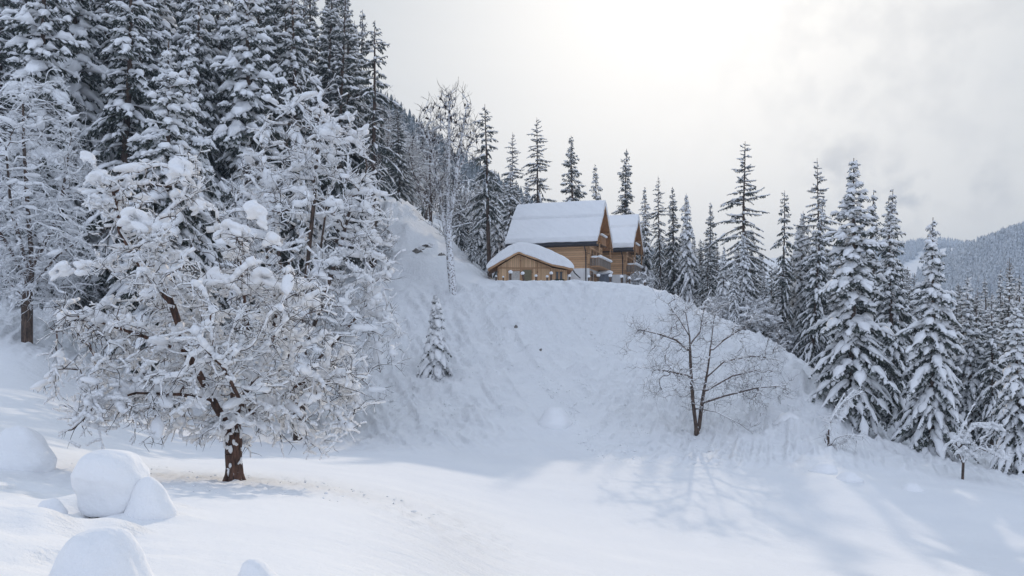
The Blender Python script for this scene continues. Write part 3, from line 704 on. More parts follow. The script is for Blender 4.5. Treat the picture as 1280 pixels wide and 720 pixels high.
# frosted tree at the left edge
rng = np.random.default_rng(8)
x, y, z = at(34, 62); b3 = np.array([x, y, z]); H = (HY - 85) / F * 62 - z
paths = [[(0, 0, -.3), (0, 0, 2.5), (.3, 0, 6), (.0, 0, 10), (-.3, .1, 14), (-.3, 0, H - 2)], [(.2, 0, 5), (2, .5, 9), (2.6, .5, 13)], [(.2, 0, 4), (-1.8, -.5, 8), (-2.6, -.5, 12)], [(0, 0, 3.4), (2.4, -.6, 6), (4, -.8, 7)], [(0, 0, 3), (-2.4, .6, 5), (-4, .8, 6.5)], [(.1, 0, 5), (0, -2, 9), (0, -2.6, 13)]]
A = np.concatenate([ell_points(rng, 1500, (.2, 0, 11), (4.4, 4, H - 11.3), .3, 2), ell_points(rng, 700, (.4, 0, 6), (5, 4, 4), .3, 2.2)])
t3 = broad_tree('left', paths, A, .38, rng, step=.5, infl=3.6, kill=.75, iters=45, rtip=.014, ntw=2.0, twl=1.3, sub=2, grav=.16, snow=1.5, twmat='frost_bark', snow_frac=.7, clump=160, clump_sz=.25, tw_r=.012)
place(t3, 'birch_tree', 'frosted tree with drooping twigs and dark trunk at the left edge of the meadow', loc=tuple(b3))

# slender frosted tree left of the garage
rng = np.random.default_rng(9)
x, y = hit(567, 369); z = gz(x, y); b4 = np.array([x, y, z]); H = (HY - 103) / F * y - z
def r4(px, py, dy=0): q = pt(px, py, b4[1] + dy) - b4; return q
paths = [[(0, 0, -.3), r4(563, 330), r4(561, 290), r4(560, 240), r4(561, 190), r4(562, 130)], [r4(563, 320), r4(552, 260, .5), r4(545, 200, .6), r4(533, 160, .8)], [r4(561, 290), r4(568, 240, -.5), r4(574, 190, -.5), r4(582, 140, -.5)],
         [r4(560, 260), r4(575, 210, .6), r4(592, 170, .6)], [r4(556, 280, .3), r4(535, 250), r4(520, 240)], [r4(561, 285), r4(590, 278, -.6)], [r4(561, 270), r4(590, 258, -1)], [r4(561, 300), r4(545, 285, -.4), r4(530, 276, -.6)],
         [r4(553, 265, .5), r4(540, 190, -.6), r4(522, 150, -.8)]]
A = np.concatenate([ell_points(rng, 560, r4(560, 175), (3.7, 3.0, 5.6), .2), ell_points(rng, 200, r4(560, 250), (3.2, 2.6, 3.0), .3)])
t4 = broad_tree('slender', paths, A, .42, rng, step=.45, infl=3.0, kill=.62, iters=40, trop=(0, 0, .38), rtip=.03, ntw=1.3, twl=1.3, sub=1, grav=-.08, snow=.42, tw_r=.028, bark='frost_bark', twmat='twig', snow_tw=.35, seedpods=90, up=1.1)
place(t4, 'ash_tree', 'slender white bare tree with brown seed clusters on top, left of the garage', loc=tuple(b4))

# bare twin trunked tree on the right of the bank
rng = np.random.default_rng(10)
x, y = hit(872, 541); z = gz(x, y); b5 = np.array([x, y, z])
def r5(px, py, dy=0): return pt(px, py, b5[1] + dy) - b5
paths = [[(0, 0, -.3), r5(866, 500), r5(863, 450), r5(862, 420), r5(857, 390)], [r5(873, 541), r5(878, 500, .4), r5(885, 460, .5), r5(890, 420, .6), r5(893, 395, .7)], [r5(863, 440), r5(845, 425, -.5), r5(825, 418, -1), r5(800, 412, -1)],
         [r5(863, 430), r5(875, 415, -.4), r5(880, 385, -.6)], [r5(885, 470, .5), r5(905, 452, .4), r5(940, 445, .2), r5(965, 448)], [r5(875, 505, .4), r5(905, 495, -.3), r5(945, 485, -.6), r5(980, 482, -.8)], [r5(862, 420), r5(850, 400, .5), r5(835, 380, .6), r5(822, 372, .6)],
         [r5(868, 510), r5(895, 515, -1), r5(925, 530, -1.5), r5(945, 545, -1.8)], [r5(888, 440, .6), r5(905, 425, 1), r5(925, 412, 1.2)], [r5(862, 470), r5(840, 465, -.8), r5(822, 462, -1)], [r5(880, 490, .4), r5(915, 470, 1), r5(950, 462, 1.4)]]
A = np.concatenate([ell_points(rng, 330, r5(880, 440), (6.6, 3.8, 4.9), .3), ell_points(rng, 120, r5(940, 480), (3.6, 3, 2.8), .2)])
t5 = broad_tree('bare', paths, A, .21, rng, step=.34, infl=2.4, kill=.6, iters=40, trop=(0, 0, .06), rtip=.014, ntw=1.9, twl=1.0, sub=2, grav=-.02, snow=.8, snow_frac=.4, tw_r=.009, snow_tw=.7, wig=.5, up=.2)
place(t5, 'alder_tree', 'bare dark tree with twin trunks spreading low over the right side of the snow bank', loc=tuple(b5))

# generic broadleaved crowns shared by the mixed wood
def generic_broad(seed, H, W, **kw):
    rng = np.random.default_rng(seed)
    paths = [[(0, 0, -.3), (0, 0, H * .2), (.1, 0, H * .45), (0, 0, H * .8)], [(.02, 0, H * .2), (W * .3, .2, H * .45), (W * .4, .2, H * .7)], [(.02, 0, H * .25), (-W * .3, -.2, H * .5), (-W * .4, 0, H * .7)], [(0, 0, H * .25), (0, -W * .3, H * .5)], [(0, 0, H * .3), (0, W * .3, H * .55)]]
    A = ell_points(rng, 520, (0, 0, H * .6), (W * .5, W * .5, H * .42), .3, H * .12)
    return broad_tree('generic', paths, A, .018 * H, rng, step=H * .035, infl=H * .25, kill=H * .055, iters=40, rtip=.02, ntw=1.6, twl=H * .09, sub=2, tw_r=.018, **kw)
gb = [generic_broad(31, 13, 9, snow=1.7, twmat='twig', grav=.05, clump=40, clump_sz=.3, snow_frac=.55), generic_broad(32, 15, 8, snow=1.3, twmat='twig', grav=.0, clump=20, clump_sz=.3, snow_frac=.4)]
sh = generic_broad(33, 5, 5.5, snow=1.6, twmat='twig', grav=.05, clump=120, clump_sz=.26)
print('broad', round(_t.time() - _t0, 1))

# ------------------------------------------------------------------ the wood, tree by tree
GL = 'snow laden spruces filling the forest on the left hillside'
GR = 'snow laden spruces filling the wood on the right'
GB = 'spruces of the wood behind the chalets'
# left hillside, the ones one can single out
for q in [('laden_a', 40, -120, 78, 'broad snow laden spruce at the top left corner of the view behind the frosted tree', 1.0),
          ('laden_b', 100, -150, 84, 'dark tall spruce right of the frosted tree at the left edge', 1.0),
          ('laden_c', 150, -90, 80, 'tall drooping spruce standing above the left half of the fruit tree', 1.0),
          ('laden_b', 207, 52, 66, 'shorter bright spruce with green showing at its heart, in front of the dark forest', 1.15),
          ('laden_a', 248, 40, 76, 'narrow spruce right of the short green hearted one, heaped with snow', .8),
          ('laden_a', 310, -60, 86, 'tall spruce with thick snow pads just left of the many stemmed tree top', .95),
          ('dark', 418, -12, 98, 'dark pointed spruce rising behind the crown of the many stemmed tree', .9),
          ('dark', 437, -2, 102, 'second dark pointed spruce near the sky edge of the left forest', .85),
          ('tall_bare', 466, 26, 100, 'outermost spruce of the left forest against the sky with long bare lower trunk', 1.0),
          ('laden_c', 372, -40, 92, 'tall grey spruce behind the top of the many stemmed tree', .9)]:
    conifer(q[0], q[1], q[2], q[3], q[4], width=q[5])
r_ = random.Random(3)
kinds = ['laden_a', 'laden_b', 'laden_c', 'dark', 'slim']
for k in range(58):
    row = k % 4; px = -60 + (k // 4) * 36 + r_.uniform(-14, 14) + row * 9
    if px > 452: px = r_.uniform(0, 440)
    Y = 92 + row * 15 + r_.uniform(-5, 5)
    if row == 0 and px > 380: Y += 20
    ytop = np.interp(px, [-60, 330, 400, 455], [-110, -70, -18, 35]) + r_.uniform(-45, 35)
    dep = ['foremost rank', 'second rank', 'third rank', 'rearmost rank'][row]
    spot = 'above the leftmost frosted tree' if px < 90 else 'left behind the fruit tree' if px < 200 else 'right behind the fruit tree' if px < 300 else 'behind the many stemmed tree' if px < 400 else 'near its sky edge'
    conifer(r_.choice(kinds if px < 300 else ['dark', 'dark', 'laden_c']), px, ytop, Y, 'spruce in the %s of the hillside forest %s' % (dep, spot), GL, width=r_.uniform(.72, .95))
# mixed wood on the slope between left forest and chalet
for k, (px, Y, yt, kind) in enumerate([(488, 150, 175, 'dark'), (500, 170, 190, 'slim'), (520, 190, 190, 'dark'), (600, 135, 215, 'laden_a'), (622, 118, 238, 'laden_b'), (590, 122, 268, 'slim'), (634, 124, 205, 'laden_c'), (648, 140, 225, 'dark'), (580, 150, 240, 'dark'), (660, 150, 225, 'slim'), (610, 125, 272, 'laden_b')]):
    conifer(kind, px, yt, Y, '%s spruce in the mixed wood %s' % ('nearer' if Y < 160 else 'farther', 'above the snowy knoll' if px < 540 else 'behind the slender white tree' if px < 605 else 'just left of the chalet roof'), 'spruces in the mixed wood left of the chalet')
for k in range(52):
    px = r_.uniform(462, 668); Y = r_.uniform(124, 250)
    if px > 560: Y = max(Y, 136)
    x, y, z = at(px, Y); H_ = r_.uniform(9, 17)
    conifer(r_.choice(['dark', 'dark', 'slim', 'laden_c']), px, 0, Y, '%s spruce in the mixed wood %s' % ('nearer' if Y < 160 else 'farther', 'above the snowy knoll' if px < 540 else 'behind the slender white tree' if px < 605 else 'just left of the chalet roof'), 'spruces in the mixed wood left of the chalet', H=H_)
for k in range(26):
    px = r_.uniform(455, 545) if k < 16 else r_.uniform(600, 645); Y = 122 + r_.random() * 110
    if px > 560: Y = 130 + r_.random() * 90
    x, y, z = at(px, Y)
    place(gb[0] if r_.random() < .6 else gb[1], 'frosted_tree', 'frosted bare tree %s %s' % ('low in the mixed wood' if Y < 160 else 'high in the mixed wood', 'above the snowy knoll' if px < 540 else 'behind the slender white tree' if px < 605 else 'left of the chalet roof'), loc=(x, y, z), rz=r_.random() * 6.28, scale=r_.uniform(.75, 1.15), group='frost covered bare trees on the slope left of the chalet')
# behind the chalets, along the skyline
for q in [('tall_bare', 612, 131, 112, 'tall thin spruce with bare lower trunk, just right of the slender frosted tree', 1.0),
          ('airy', 641, 165, 128, 'thin spruce with sparse arms standing behind the left end of the chalet roof', .6),
          ('airy', 673, 146, 128, 'open branched spruce above the left part of the chalet roof', .72),
          ('dark', 716, 169, 132, 'dense dark spruce rising above the middle of the chalet ridge', 1.0),
          ('slim', 749, 206, 140, 'short thin spruce peeping over the right end of the chalet ridge', .8),
          ('dark', 777, 187, 134, 'dense spruce standing behind the second chalet roof', .95),
          ('slim', 808, 234, 126, 'leftmost spruce of the row right of the second chalet', .9),
          ('airy', 826, 219, 132, 'thin spruce tip in the row right of the second chalet', .55),
          ('dark', 843, 234, 124, 'dark spruce in the row right of the second chalet, third from the chalet', .9),
          ('laden_b', 862, 241, 120, 'snowy spruce in the row right of the second chalet, fourth from the chalet', .8),
          ('dark', 887, 253, 118, 'spruce just left of the great open branched one', .8),
          ('airy', 929, 175, 104, 'great open branched spruce with long drooping arms against the bright sky', .85),
          ('tall_bare', 976, 238, 98, 'spruce with bare lower trunk right of the great open branched one', .8),
          ('laden_b', 996, 264, 100, 'low spruce tip between the bare trunked spruce and the thin grey spire', .8),
          ('airy', 1025, 197, 98, 'thin grey spire of a spruce left of the biggest snowy spruce', .62),
          ('laden_c', 1012, 244, 94, 'bushy snowy spruce at the foot of the thin grey spire', .8),
          ('laden_a', 1066, 199, 74, 'biggest snow laden spruce, its skirt hanging to the snow on the right of the bank', 1.15),
          ('slim', 1091, 236, 86, 'slim spruce close behind the right side of the biggest spruce', .95),
          ('laden_c', 1117, 246, 82, 'broad spruce standing right of the biggest one', .95),
          ('slim', 1108, 236, 90, 'pointed spruce tip between two broad spruces on the right', .9),
          ('laden_b', 1165, 272, 70, 'snow heaped spruce in front of the gap to the far hill', 1.05),
          ('slim', 1128, 330, 84, 'thin dark trunked spruce between the broad one and the snow heaped one', 1.0),
          ('laden_a', 1215, 345, 84, 'low wide spruce right of the snow heaped one', .9),
          ('laden_b', 1272, 372, 66, 'spruce cut by the right edge of the view with hanging snow pads', 1.1),
          ('laden_c', 1240, 370, 82, 'spruce with level snowy arms beside the one at the right edge', 1.0),
          ('larch', 1262, 322, 120, 'brownish larch at the far right behind the spruces', .9),
          ('larch', 1222, 360, 130, 'smaller brownish larch left of the larch at the far right', .9)]:
    conifer(q[0], q[1], q[2], q[3], q[4], width=q[5], name='larch_tree' if q[0] == 'larch' else 'spruce_tree')
for k in range(66):
    px = 880 + (k % 22) * 19.5 + r_.uniform(-8, 8); row = k // 22; Y = [100, 122, 150][row] + r_.uniform(-7, 7)
    if px > 1080: Y -= 8
    ytop = np.interp(px, [800, 880, 960, 1040, 1110, 1150, 1200, 1300], [285, 300, 300, 285, 300, 370, 372, 360]) + r_.uniform(-14, 45)
    dep = ['front', 'middle', 'back'][row]
    spot = 'between the smaller chalet and the open branched spruce' if px < 930 else 'left of the biggest snowy spruce' if px < 1040 else 'around the biggest snowy spruce' if px < 1120 else 'around the snow heaped spruce before the gap' if px < 1200 else 'near the right edge'
    conifer(r_.choice(['laden_b', 'slim', 'dark', 'laden_c', 'tall_bare', 'laden_a']), px, ytop, Y, 'spruce of the %s rank %s' % (dep, spot), GR, width=r_.uniform(.8, 1.1))
for k in range(18):
    px = 1120 + k * 10.5 + r_.uniform(-4, 4); Y = (88, 104, 118)[k % 3] + r_.uniform(-4, 4)
    conifer(r_.choice(['laden_b', 'slim', 'dark', 'laden_c']), px, np.interp(px, [1120, 1160, 1200, 1310], [330, 352, 350, 335]) + r_.uniform(-10, 34), Y, '%s spruce filling the gap %s' % (('near', 'middle', 'far')[k % 3], 'beside the snow heaped spruce' if px < 1180 else 'by the low wide spruce on the right' if px < 1240 else 'at the right edge'), GR, width=r_.uniform(.85, 1.1))
for k in range(34):
    px = 655 + (k % 17) * 15 + r_.uniform(-6, 6); Y = 135 + (k // 17) * 22 + r_.uniform(-6, 6)
    conifer(r_.choice(['dark', 'slim', 'laden_b']), px, np.interp(px, [650, 760, 800, 900], [268, 276, 276, 292]) + r_.uniform(-8, 30), Y, 'spruce top in the %s rank behind the %s' % (('nearer', 'farther')[k // 17], 'left half of the chalet roof' if px < 710 else 'right half of the chalet roof' if px < 762 else 'smaller chalet' if px < 800 else 'row right of the smaller chalet'), GB, width=r_.uniform(.8, 1.1))

# young spruce on the bank
T, Nd, S = spruce(seed=77, H=8, Rm=1.5, laden=2.0, droop=1.05, asc=.15, bare=.03, step=.34, nper=6, prof=.8, twig=1.2, snowsz=1.25)
x, y = hit(544, 472); e = empty('young_spruce', (x, y, gz(x, y) - .15), 1.0); sc = ((HY - 369) / F * y - gz(x, y)) / 8; e.scale = (sc,) * 3
tag(e, 'small lone spruce bent under snow in the middle of the bank', 'tree')
obj('trunk', T.mesh('trunk', M['bark']), e); obj('crown', Nd.mesh('needles', M['needle']), e); obj('snow_load', S.mesh('snow_load', M['snow']), e)

# shrubs
for k, (px, Y, s, lab) in enumerate([(915, 97, .9, 'snow dotted shrub on the crest behind the bare twin trunked tree'), (945, 95, 1.0, 'snow dotted shrub right of the first on the crest, before the great open branched spruce'), (975, 96, .8, 'rightmost snow dotted shrub along the crest'),
                                 (898, 100, .8, 'leftmost snow dotted shrub along the crest'), (800, 116, .7, 'snow covered bush beside the second chalet'), (470, 100, .9, 'low snowy bush on the knoll above the bank')]):
    x, y, z = at(px, Y); place(sh, 'shrub', lab, 'shrub', (x, y, z - .2), k * 1.3, s)
for k in range(12):
    px = r_.uniform(60, 460); Y = r_.uniform(72, 100); x, y, z = at(px, Y)
    place(sh, 'shrub', 'snow covered undergrowth shrub at the edge of the left forest', 'shrub', (x, y, z - .2), k * 1.9, r_.uniform(.7, 1.3), 'undergrowth shrubs at the edge of the left forest')
# arched saplings bent to the ground
rng = np.random.default_rng(55)
x, y = hit(1036, 562); b6 = np.array([x, y, gz(x, y)])
def r6(px, py, dy=0): return pt(px, py, y + dy) - b6
W, S, TW = Geo(), Geo(), Geo()
for k, pl in enumerate([[(0, 0, -.2), r6(1034, 540), r6(1044, 515, .2), r6(1060, 500, .3), r6(1078, 490, .4)], [(0, 0, -.1), r6(1036, 535, -.2), r6(1050, 508, -.3), r6(1068, 488, -.4)], [(.1, 0, -.1), r6(1031, 548, .2), r6(1040, 522, .5), r6(1056, 492, .8)],
                        [(.1, 0, 0), r6(1045, 548, -.3), r6(1062, 544, -.5), r6(1078, 546, -.6)], [(.05, 0, 0), r6(1042, 556), r6(1056, 552, -.2), r6(1066, 545, -.3)]]):
    pl = np.array(pl, float); t_ = np.linspace(0, len(pl) - 1, 16); P = np.stack([pchip(np.arange(len(pl)), pl[:, i], t_) for i in range(3)], 1)
    rr = np.linspace(.07 if k < 3 else .045, .015, 16); tubes(W, P[:-1], P[1:], rr[:-1], rr[1:], 6)
    w = .05 + .03 * rng.random(16); up = P + np.array([0, 0, 1]) * (rr + w * .5)[:, None]; tubes(S, up[1:-1], up[2:], w[1:-1], w[2:], 6, 1, True)
    n = 30; ii = rng.integers(5, 16, n); D = unit(rng.normal(0, 1, (n, 3)) + [0.3, 0, -.2])
    for (a, b_, d_, ra, rb) in twigs(P[ii], D, .5 + .6 * rng.random(n), rng, 3, .2, .2, .01): tubes(TW, a, b_, ra, rb, 3); m = rng.random(n) < .6; tubes(S, a[m] + [0, 0, .03], b_[m] + [0, 0, .03], .03, .03, 4)
place([('stem', W.mesh('stem', M['bark'])), ('twigs', TW.mesh('twigs', M['twig'])), ('snow_load', S.mesh('snow_load', M['snow']))], 'bent_sapling', 'clump of saplings bent into an arch by snow at the foot of the biggest spruce', 'sapling', tuple(b6))
# little crooked tree at lower right
rng = np.random.default_rng(56)
x, y = hit(1203, 600); b7 = np.array([x, y, gz(x, y)])
def r7(px, py, dy=0): return pt(px, py, y + dy) - b7
paths = [[(0, 0, -.2), r7(1204, 580), r7(1210, 568)], [r7(1204, 580), r7(1195, 555, .3), r7(1200, 535, .3)], [r7(1210, 568), r7(1225, 560, -.3), r7(1250, 572, -.5), r7(1262, 576, -.5)], [r7(1200, 560), r7(1215, 533, .5), r7(1240, 530, .6), r7(1256, 540, .6)], [r7(1197, 550), r7(1210, 520, .5), r7(1218, 505, .5)]]
A = np.concatenate([ell_points(rng, 70, r7(1205, 560), (1.4, 1.2, 1.0), .1), ell_points(rng, 60, r7(1240, 565), (1.3, 1, .6), .1), ell_points(rng, 60, r7(1235, 535), (1.2, 1, .5), .1)])
place(broad_tree('crooked', paths, A, .09, rng, step=.16, infl=1.2, kill=.25, iters=30, rtip=.012, ntw=1.0, twl=.4, sub=1, snow=1.7, clump=40, clump_sz=.14), 'crooked_sapling', 'little crooked tree with snow thick on level twigs, standing alone at lower right', 'tree', tuple(b7))

# far woods -------------------------------------------------------
def mini(seed, snowy):
    rr = np.random.default_rng(seed); g = Geo(); z = 1.0; H = 10.0
    while z < H:
        f = z / H; R_ = 2.1 * (1 - f) ** .85 + .15; n = 7; th = np.arange(n) / n * 6.283 + rr.random() * 6
        r2 = R_ * (.6 + .7 * rr.random(n)); V = [(0, 0, z + 1.0)] + [(r2[i] * math.cos(th[i]), r2[i] * math.sin(th[i]), z - .5 * rr.random()) for i in range(n)]
        g.add(V, [(0, 1 + i, 1 + (i + 1) % n) for i in range(n)]); z += .9 * (1 - .4 * f)
    return np.concatenate(g.V), np.concatenate(g.Fs[3])
minis = [mini(k, 0) for k in range(5)]
m, t, p = principled('far_conifers', (0.1, 0.12, 0.12), 0.9)
geo = N(t, 'ShaderNodeNewGeometry'); s_ = N(t, 'ShaderNodeSeparateXYZ'); L(t, geo.outputs['True Normal'], s_.inputs[0])
f = math_n(t, 'ADD', math_n(t, 'MULTIPLY', math_n(t, 'ABSOLUTE', s_.outputs['Z']), .35), math_n(t, 'MULTIPLY', noise(t, .55, 4, .7), .9))
L(t, ramp(t, f, .36, .62, (0.03, 0.045, 0.045), (0.72, 0.75, 0.79)), p.inputs['Base Color']); M['far'] = m
m2 = m.copy(); m2.name = 'ridge_conifers'; M['far_dark'] = m2
for n_ in m2.node_tree.nodes:
    if n_.type == 'MAP_RANGE': n_.inputs[1].default_value = .52; n_.inputs[2].default_value = .84
far_me = [mesh_np('far_conifer', v, [f_], M['far_dark'], False) for v, f_ in minis]
def wood(name, label, n, pxr, Yr, hr, rng, mat='far'):
    g = Geo(); px = rng.uniform(*pxr, n); Y = rng.uniform(Yr[0] ** 2, Yr[1] ** 2, n) ** .5; X = (px - CX) / F * Y; Z = height(X, Y)
    for k in range(len(minis)):
        m_ = (np.arange(n) % len(minis)) == k; v, f_ = minis[k]; s = rng.uniform(*hr, m_.sum()) / 10; a = rng.random(m_.sum()) * 6.28
        ca, sa = np.cos(a)[:, None], np.sin(a)[:, None]
        W = np.stack([(v[None, :, 0] * ca - v[None, :, 1] * sa), (v[None, :, 0] * sa + v[None, :, 1] * ca), np.tile(v[None, :, 2], (m_.sum(), 1))], -1) * s[:, None, None] + np.stack([X[m_], Y[m_], Z[m_] - .5], 1)[:, None]
        g.add(W, (f_[None] + (np.arange(m_.sum()) * len(v))[:, None, None]).reshape(-1, 3))
    o = obj(name, g.mesh(name, M[mat], False)); tag(o, label, 'forest', kind='stuff'); return o
rng = np.random.default_rng(91)
wood('far_forest', 'snow dusted forest covering the far hill on the right', 5200, (1090, 1480), (560, 1000), (9, 17), rng)
wood('far_forest', 'dark conifer forest on the distant ridge left of the chalet', 2600, (380, 900), (560, 930), (9, 17), rng, 'far_dark')
wood('valley_forest', 'low forest filling the valley behind the chalets', 1500, (640, 1400), (200, 520), (10, 16), rng)
wood('far_forest', 'snow dusted forest at the foot of the far hill on the right', 2600, (1060, 1400), (430, 860), (10, 17), rng)
wood('distant_forest', 'faint forest on the most distant ridge', 1500, (1040, 1260), (1200, 1600), (10, 16), rng)
# ridge trees large enough to pick out
for k in range(90):
    px = r_.uniform(470, 660); Y = r_.uniform(300, 560); x, y, z = at(px, Y)
    o = obj('ridge_conifer', far_me[k % 5], None, (x, y, z - .5)); o.rotation_euler = (0, 0, r_.random() * 6); s = r_.uniform(.8, 1.4); o.scale = (s * .8, s * .8, s)
    tag(o, 'small dark conifer on the hazy ridge between the left forest and the chalet', 'tree', 'conifers on the hazy ridge left of the chalet')
print('woods', round(_t.time() - _t0, 1))

# ------------------------------------------------------------------ snow covered boulders
def boulder(name, label, px, pybase, wpx, hpx, seed, style='dome', Y=None, group=None, rock=False, sub=4):
    if Y is None: x, y = hit(px, pybase)
    else: x, y = (px - CX) / F * Y, Y
    z = gz(x, y); w = wpx / F * y * .5 * (1 if style == 'block' else .92); h = hpx / F * y
    bm = bmesh.new(); bmesh.ops.create_icosphere(bm, subdivisions=sub + 1, radius=1.0); P = np.array([v.co[:] for v in bm.verts])
    if style == 'block':
        u = P[:, 2] * 1.0; r = np.linalg.norm(P[:, :2], axis=1) + 1e-6; uj = u + .16 * wob(P, 3.0, seed + 8) + .05 * wob(P, 9, seed + 9)
        ang = np.arctan2(P[:, 1], P[:, 0]); sq = (np.abs(np.cos(ang)) ** 2.7 + np.abs(np.sin(ang)) ** 2.7) ** (-1 / 2.7)
        rad = np.where(u > 0, (np.clip(1 - np.abs(u) ** 2.1, 0, 1)) ** .46, (np.clip(1 - np.abs(u) ** 5, 0, 1)) ** .4) * sq
        rad = rad * (1 - .16 * np.clip(-u + .0, 0, 1) - .08 * np.clip((.14 - uj) / .3, 0, 1) + .03 * np.exp(-((uj - .22) / .14) ** 2))
        P = np.stack([P[:, 0] / r * rad, P[:, 1] / r * rad, np.sign(u) * np.abs(u) ** .9], 1)
    else:
        u = P[:, 2]; P[:, :2] *= (1 + .22 * np.clip((.45 - u) / .45, 0, 1) ** 1.3)[:, None]; P[:, 0] += .18 * np.clip(u, 0, 1) * math.sin(seed * 2.2)
    d = 1 + .13 * wob(P * 1.0, 2.3, seed) + .055 * wob(P, 5.5, seed + 3) + .012 * wob(P, 17., seed + 4)
    P = P * d[:, None]
    if style == 'block': P = P * np.array([w, w * .9, h * .55]) + np.array([0, 0, h * .48])
    else: P = P * np.array([w, w * .95, h]) + np.array([0, 0, -h * .02])
    for v, q in zip(bm.verts, P): v.co = q
    for f_ in bm.faces: f_.smooth = True
    me = bpy.data.meshes.new(name); bm.to_mesh(me); bm.free(); me.materials.append(M['mound'])
    e = empty(name, (x, y, z)); tag(e, label, 'boulder', group); obj('snow_cap', me, e)
    g = Geo(); rr = np.random.default_rng(seed); lumps(g, [(0.0, 0, h * .1)], w * .66, w * .62, h * (.40 if style == 'block' else .4), None, ICO3, .05, rr); obj('stone', g.mesh('stone', M['rock'], False), e)
    return e
boulder('boulder', 'tall blocky boulder under an overhanging snow cap, left of the fruit tree', 138, 648, 86, 78, 1, 'block', sub=5)
boulder('boulder', 'small pointed snow heap leaning against the tall blocky boulder', 188, 652, 52, 42, 2)
boulder('boulder', 'smooth round snow covered boulder at the left edge', 22, 588, 78, 44, 3)
boulder('boulder', 'big low snow dome at the bottom edge in front of the blocky boulder', 122, 735, 132, 82, 4, Y=7.1)
boulder('boulder', 'small half buried snow dome at the bottom edge by itself', 322, 724, 50, 26, 5, Y=8.3)
boulder('boulder', 'little snow knob between the drifts left of the blocky boulder', 62, 642, 36, 18, 6)
boulder('boulder', 'snow capped boulder alone low on the middle of the bank', 693, 530, 38, 21, 7)
for k, (px, py, w, h, lab) in enumerate([(1140, 612, 26, 9, 'low snow dome right of the lump cluster on the lower right meadow'), (1030, 590, 34, 12, 'first lump of the snow lump cluster below the bent saplings'), (1062, 600, 30, 11, 'rightmost lump of the snow lump cluster below the bent saplings'),
                                     (985, 535, 34, 13, 'rounded snow lump right of the twin trunked tree')]):
    boulder('boulder', lab, px, py, w, h, 20 + k, sub=3)
# bare rocks showing through
def rock(px, py, wpx, hpx, lab, seed):
    x, y = hit(px, py); z = gz(x, y); w = wpx / F * y * .5; h = hpx / F * y * .5; rr = np.random.default_rng(seed); g = Geo()
    if wpx > 20:
        q_ = np.linspace(-1, 1, 9); lumps(g, np.stack([q_ * w, rr.normal(0, .12, 9), q_ * h * .9 + rr.normal(0, .12, 9)], 1), w * .24, w * .2, h * .42 * (1.15 - np.abs(q_)), None, ICO2, .2, rr)
    else: lumps(g, np.array([(0, 0, 0), (w * .5, .1, -h * .2), (-w * .5, 0, -h * .3)]), w * .6, w * .5, h, None, ICO2, .14, rr)
    o = obj('rock', g.mesh('rock', M['rock'], False), None, (x, y, z - h * .05)); tag(o, lab, 'rock')
    if wpx > 20:
        g = Geo(); q_ = np.linspace(-1, 1.1, 7); lumps(g, np.stack([q_ * w + .1, rr.normal(.25, .1, 7), q_ * h * .9 + h * .42], 1), w * .30, w * .3, h * .32, None, ICO3, .04, rr); obj('snow_cap', g.mesh('snow_cap', M['snow']), o)
    elif wpx > 6:
        g = Geo(); lumps(g, np.array([(0, .1, h * .55), (w * .5, .3, h * .45), (-w * .45, .2, h * .25)]), w * .66, w * .5, h * .55, None, ICO3, .04, rr); obj('snow_cap', g.mesh('snow_cap', M['snow']), o)
for k, q in enumerate([(652, 366, 8, 4, 'dark rock edge at the top of the bank below the garage'), (645, 419, 4, 5, 'tiny dark rock tip in the upper middle of the bank'), (676, 444, 4, 4, 'dark rock tip right of the tiny upper one on the bank'),
                       (520, 329, 32, 15, 'dark rocky ledge on the snowy knoll left of the slender frosted tree'), (552, 328, 9, 7, 'small rock just right of the rocky ledge on the knoll'), (686, 372, 8, 4, 'grey rock sticking out under the fence right of the garage'), (208, 12, 1, 1, '')][:6]):
    rock(*q, 200 + k)

def crumbs(name, label, X, Y, r, seed):
    rr = np.random.default_rng(seed); g = Geo(); Z = height(X, Y)
    lumps(g, np.stack([X, Y, Z + r * .1], 1), r * (.9 + .9 * rr.random(len(X))), r * 1.1, r * .55, rr.normal(0, 1, (len(X), 3)) * [1, 1, .2], ICO1, .2, rr)
    o = obj(name, g.mesh(name, M['snow'])); tag(o, label, 'snow', kind='stuff')
rr = np.random.default_rng(301); n_ = 300; a_ = rr.random(n_) * 6.28; d_ = rr.random(n_) ** .6 * 6
crumbs('fallen_snow_crumbs', 'crumbs of snow dropped from the fruit tree onto the meadow around its trunk', fx + np.cos(a_) * d_ * 1.1, fy + np.sin(a_) * d_ * .9, .010 + .045 * rr.random(n_) ** 3, 302)
n_ = 900; c_ = rr.integers(0, 26, n_); cx_ = rr.uniform(-13, 24, 26)[c_]; cy_ = rr.uniform(66, 90, 26)[c_]; t_ = rr.random(n_) ** .7
crumbs('snow_rolls', 'small snow balls rolled down the bank in loose trails', cx_ + rr.normal(0, .35, n_) + t_ * 1.5, cy_ - t_ * 7 + rr.normal(0, .3, n_), .03 + .11 * rr.random(n_) ** 3, 303)

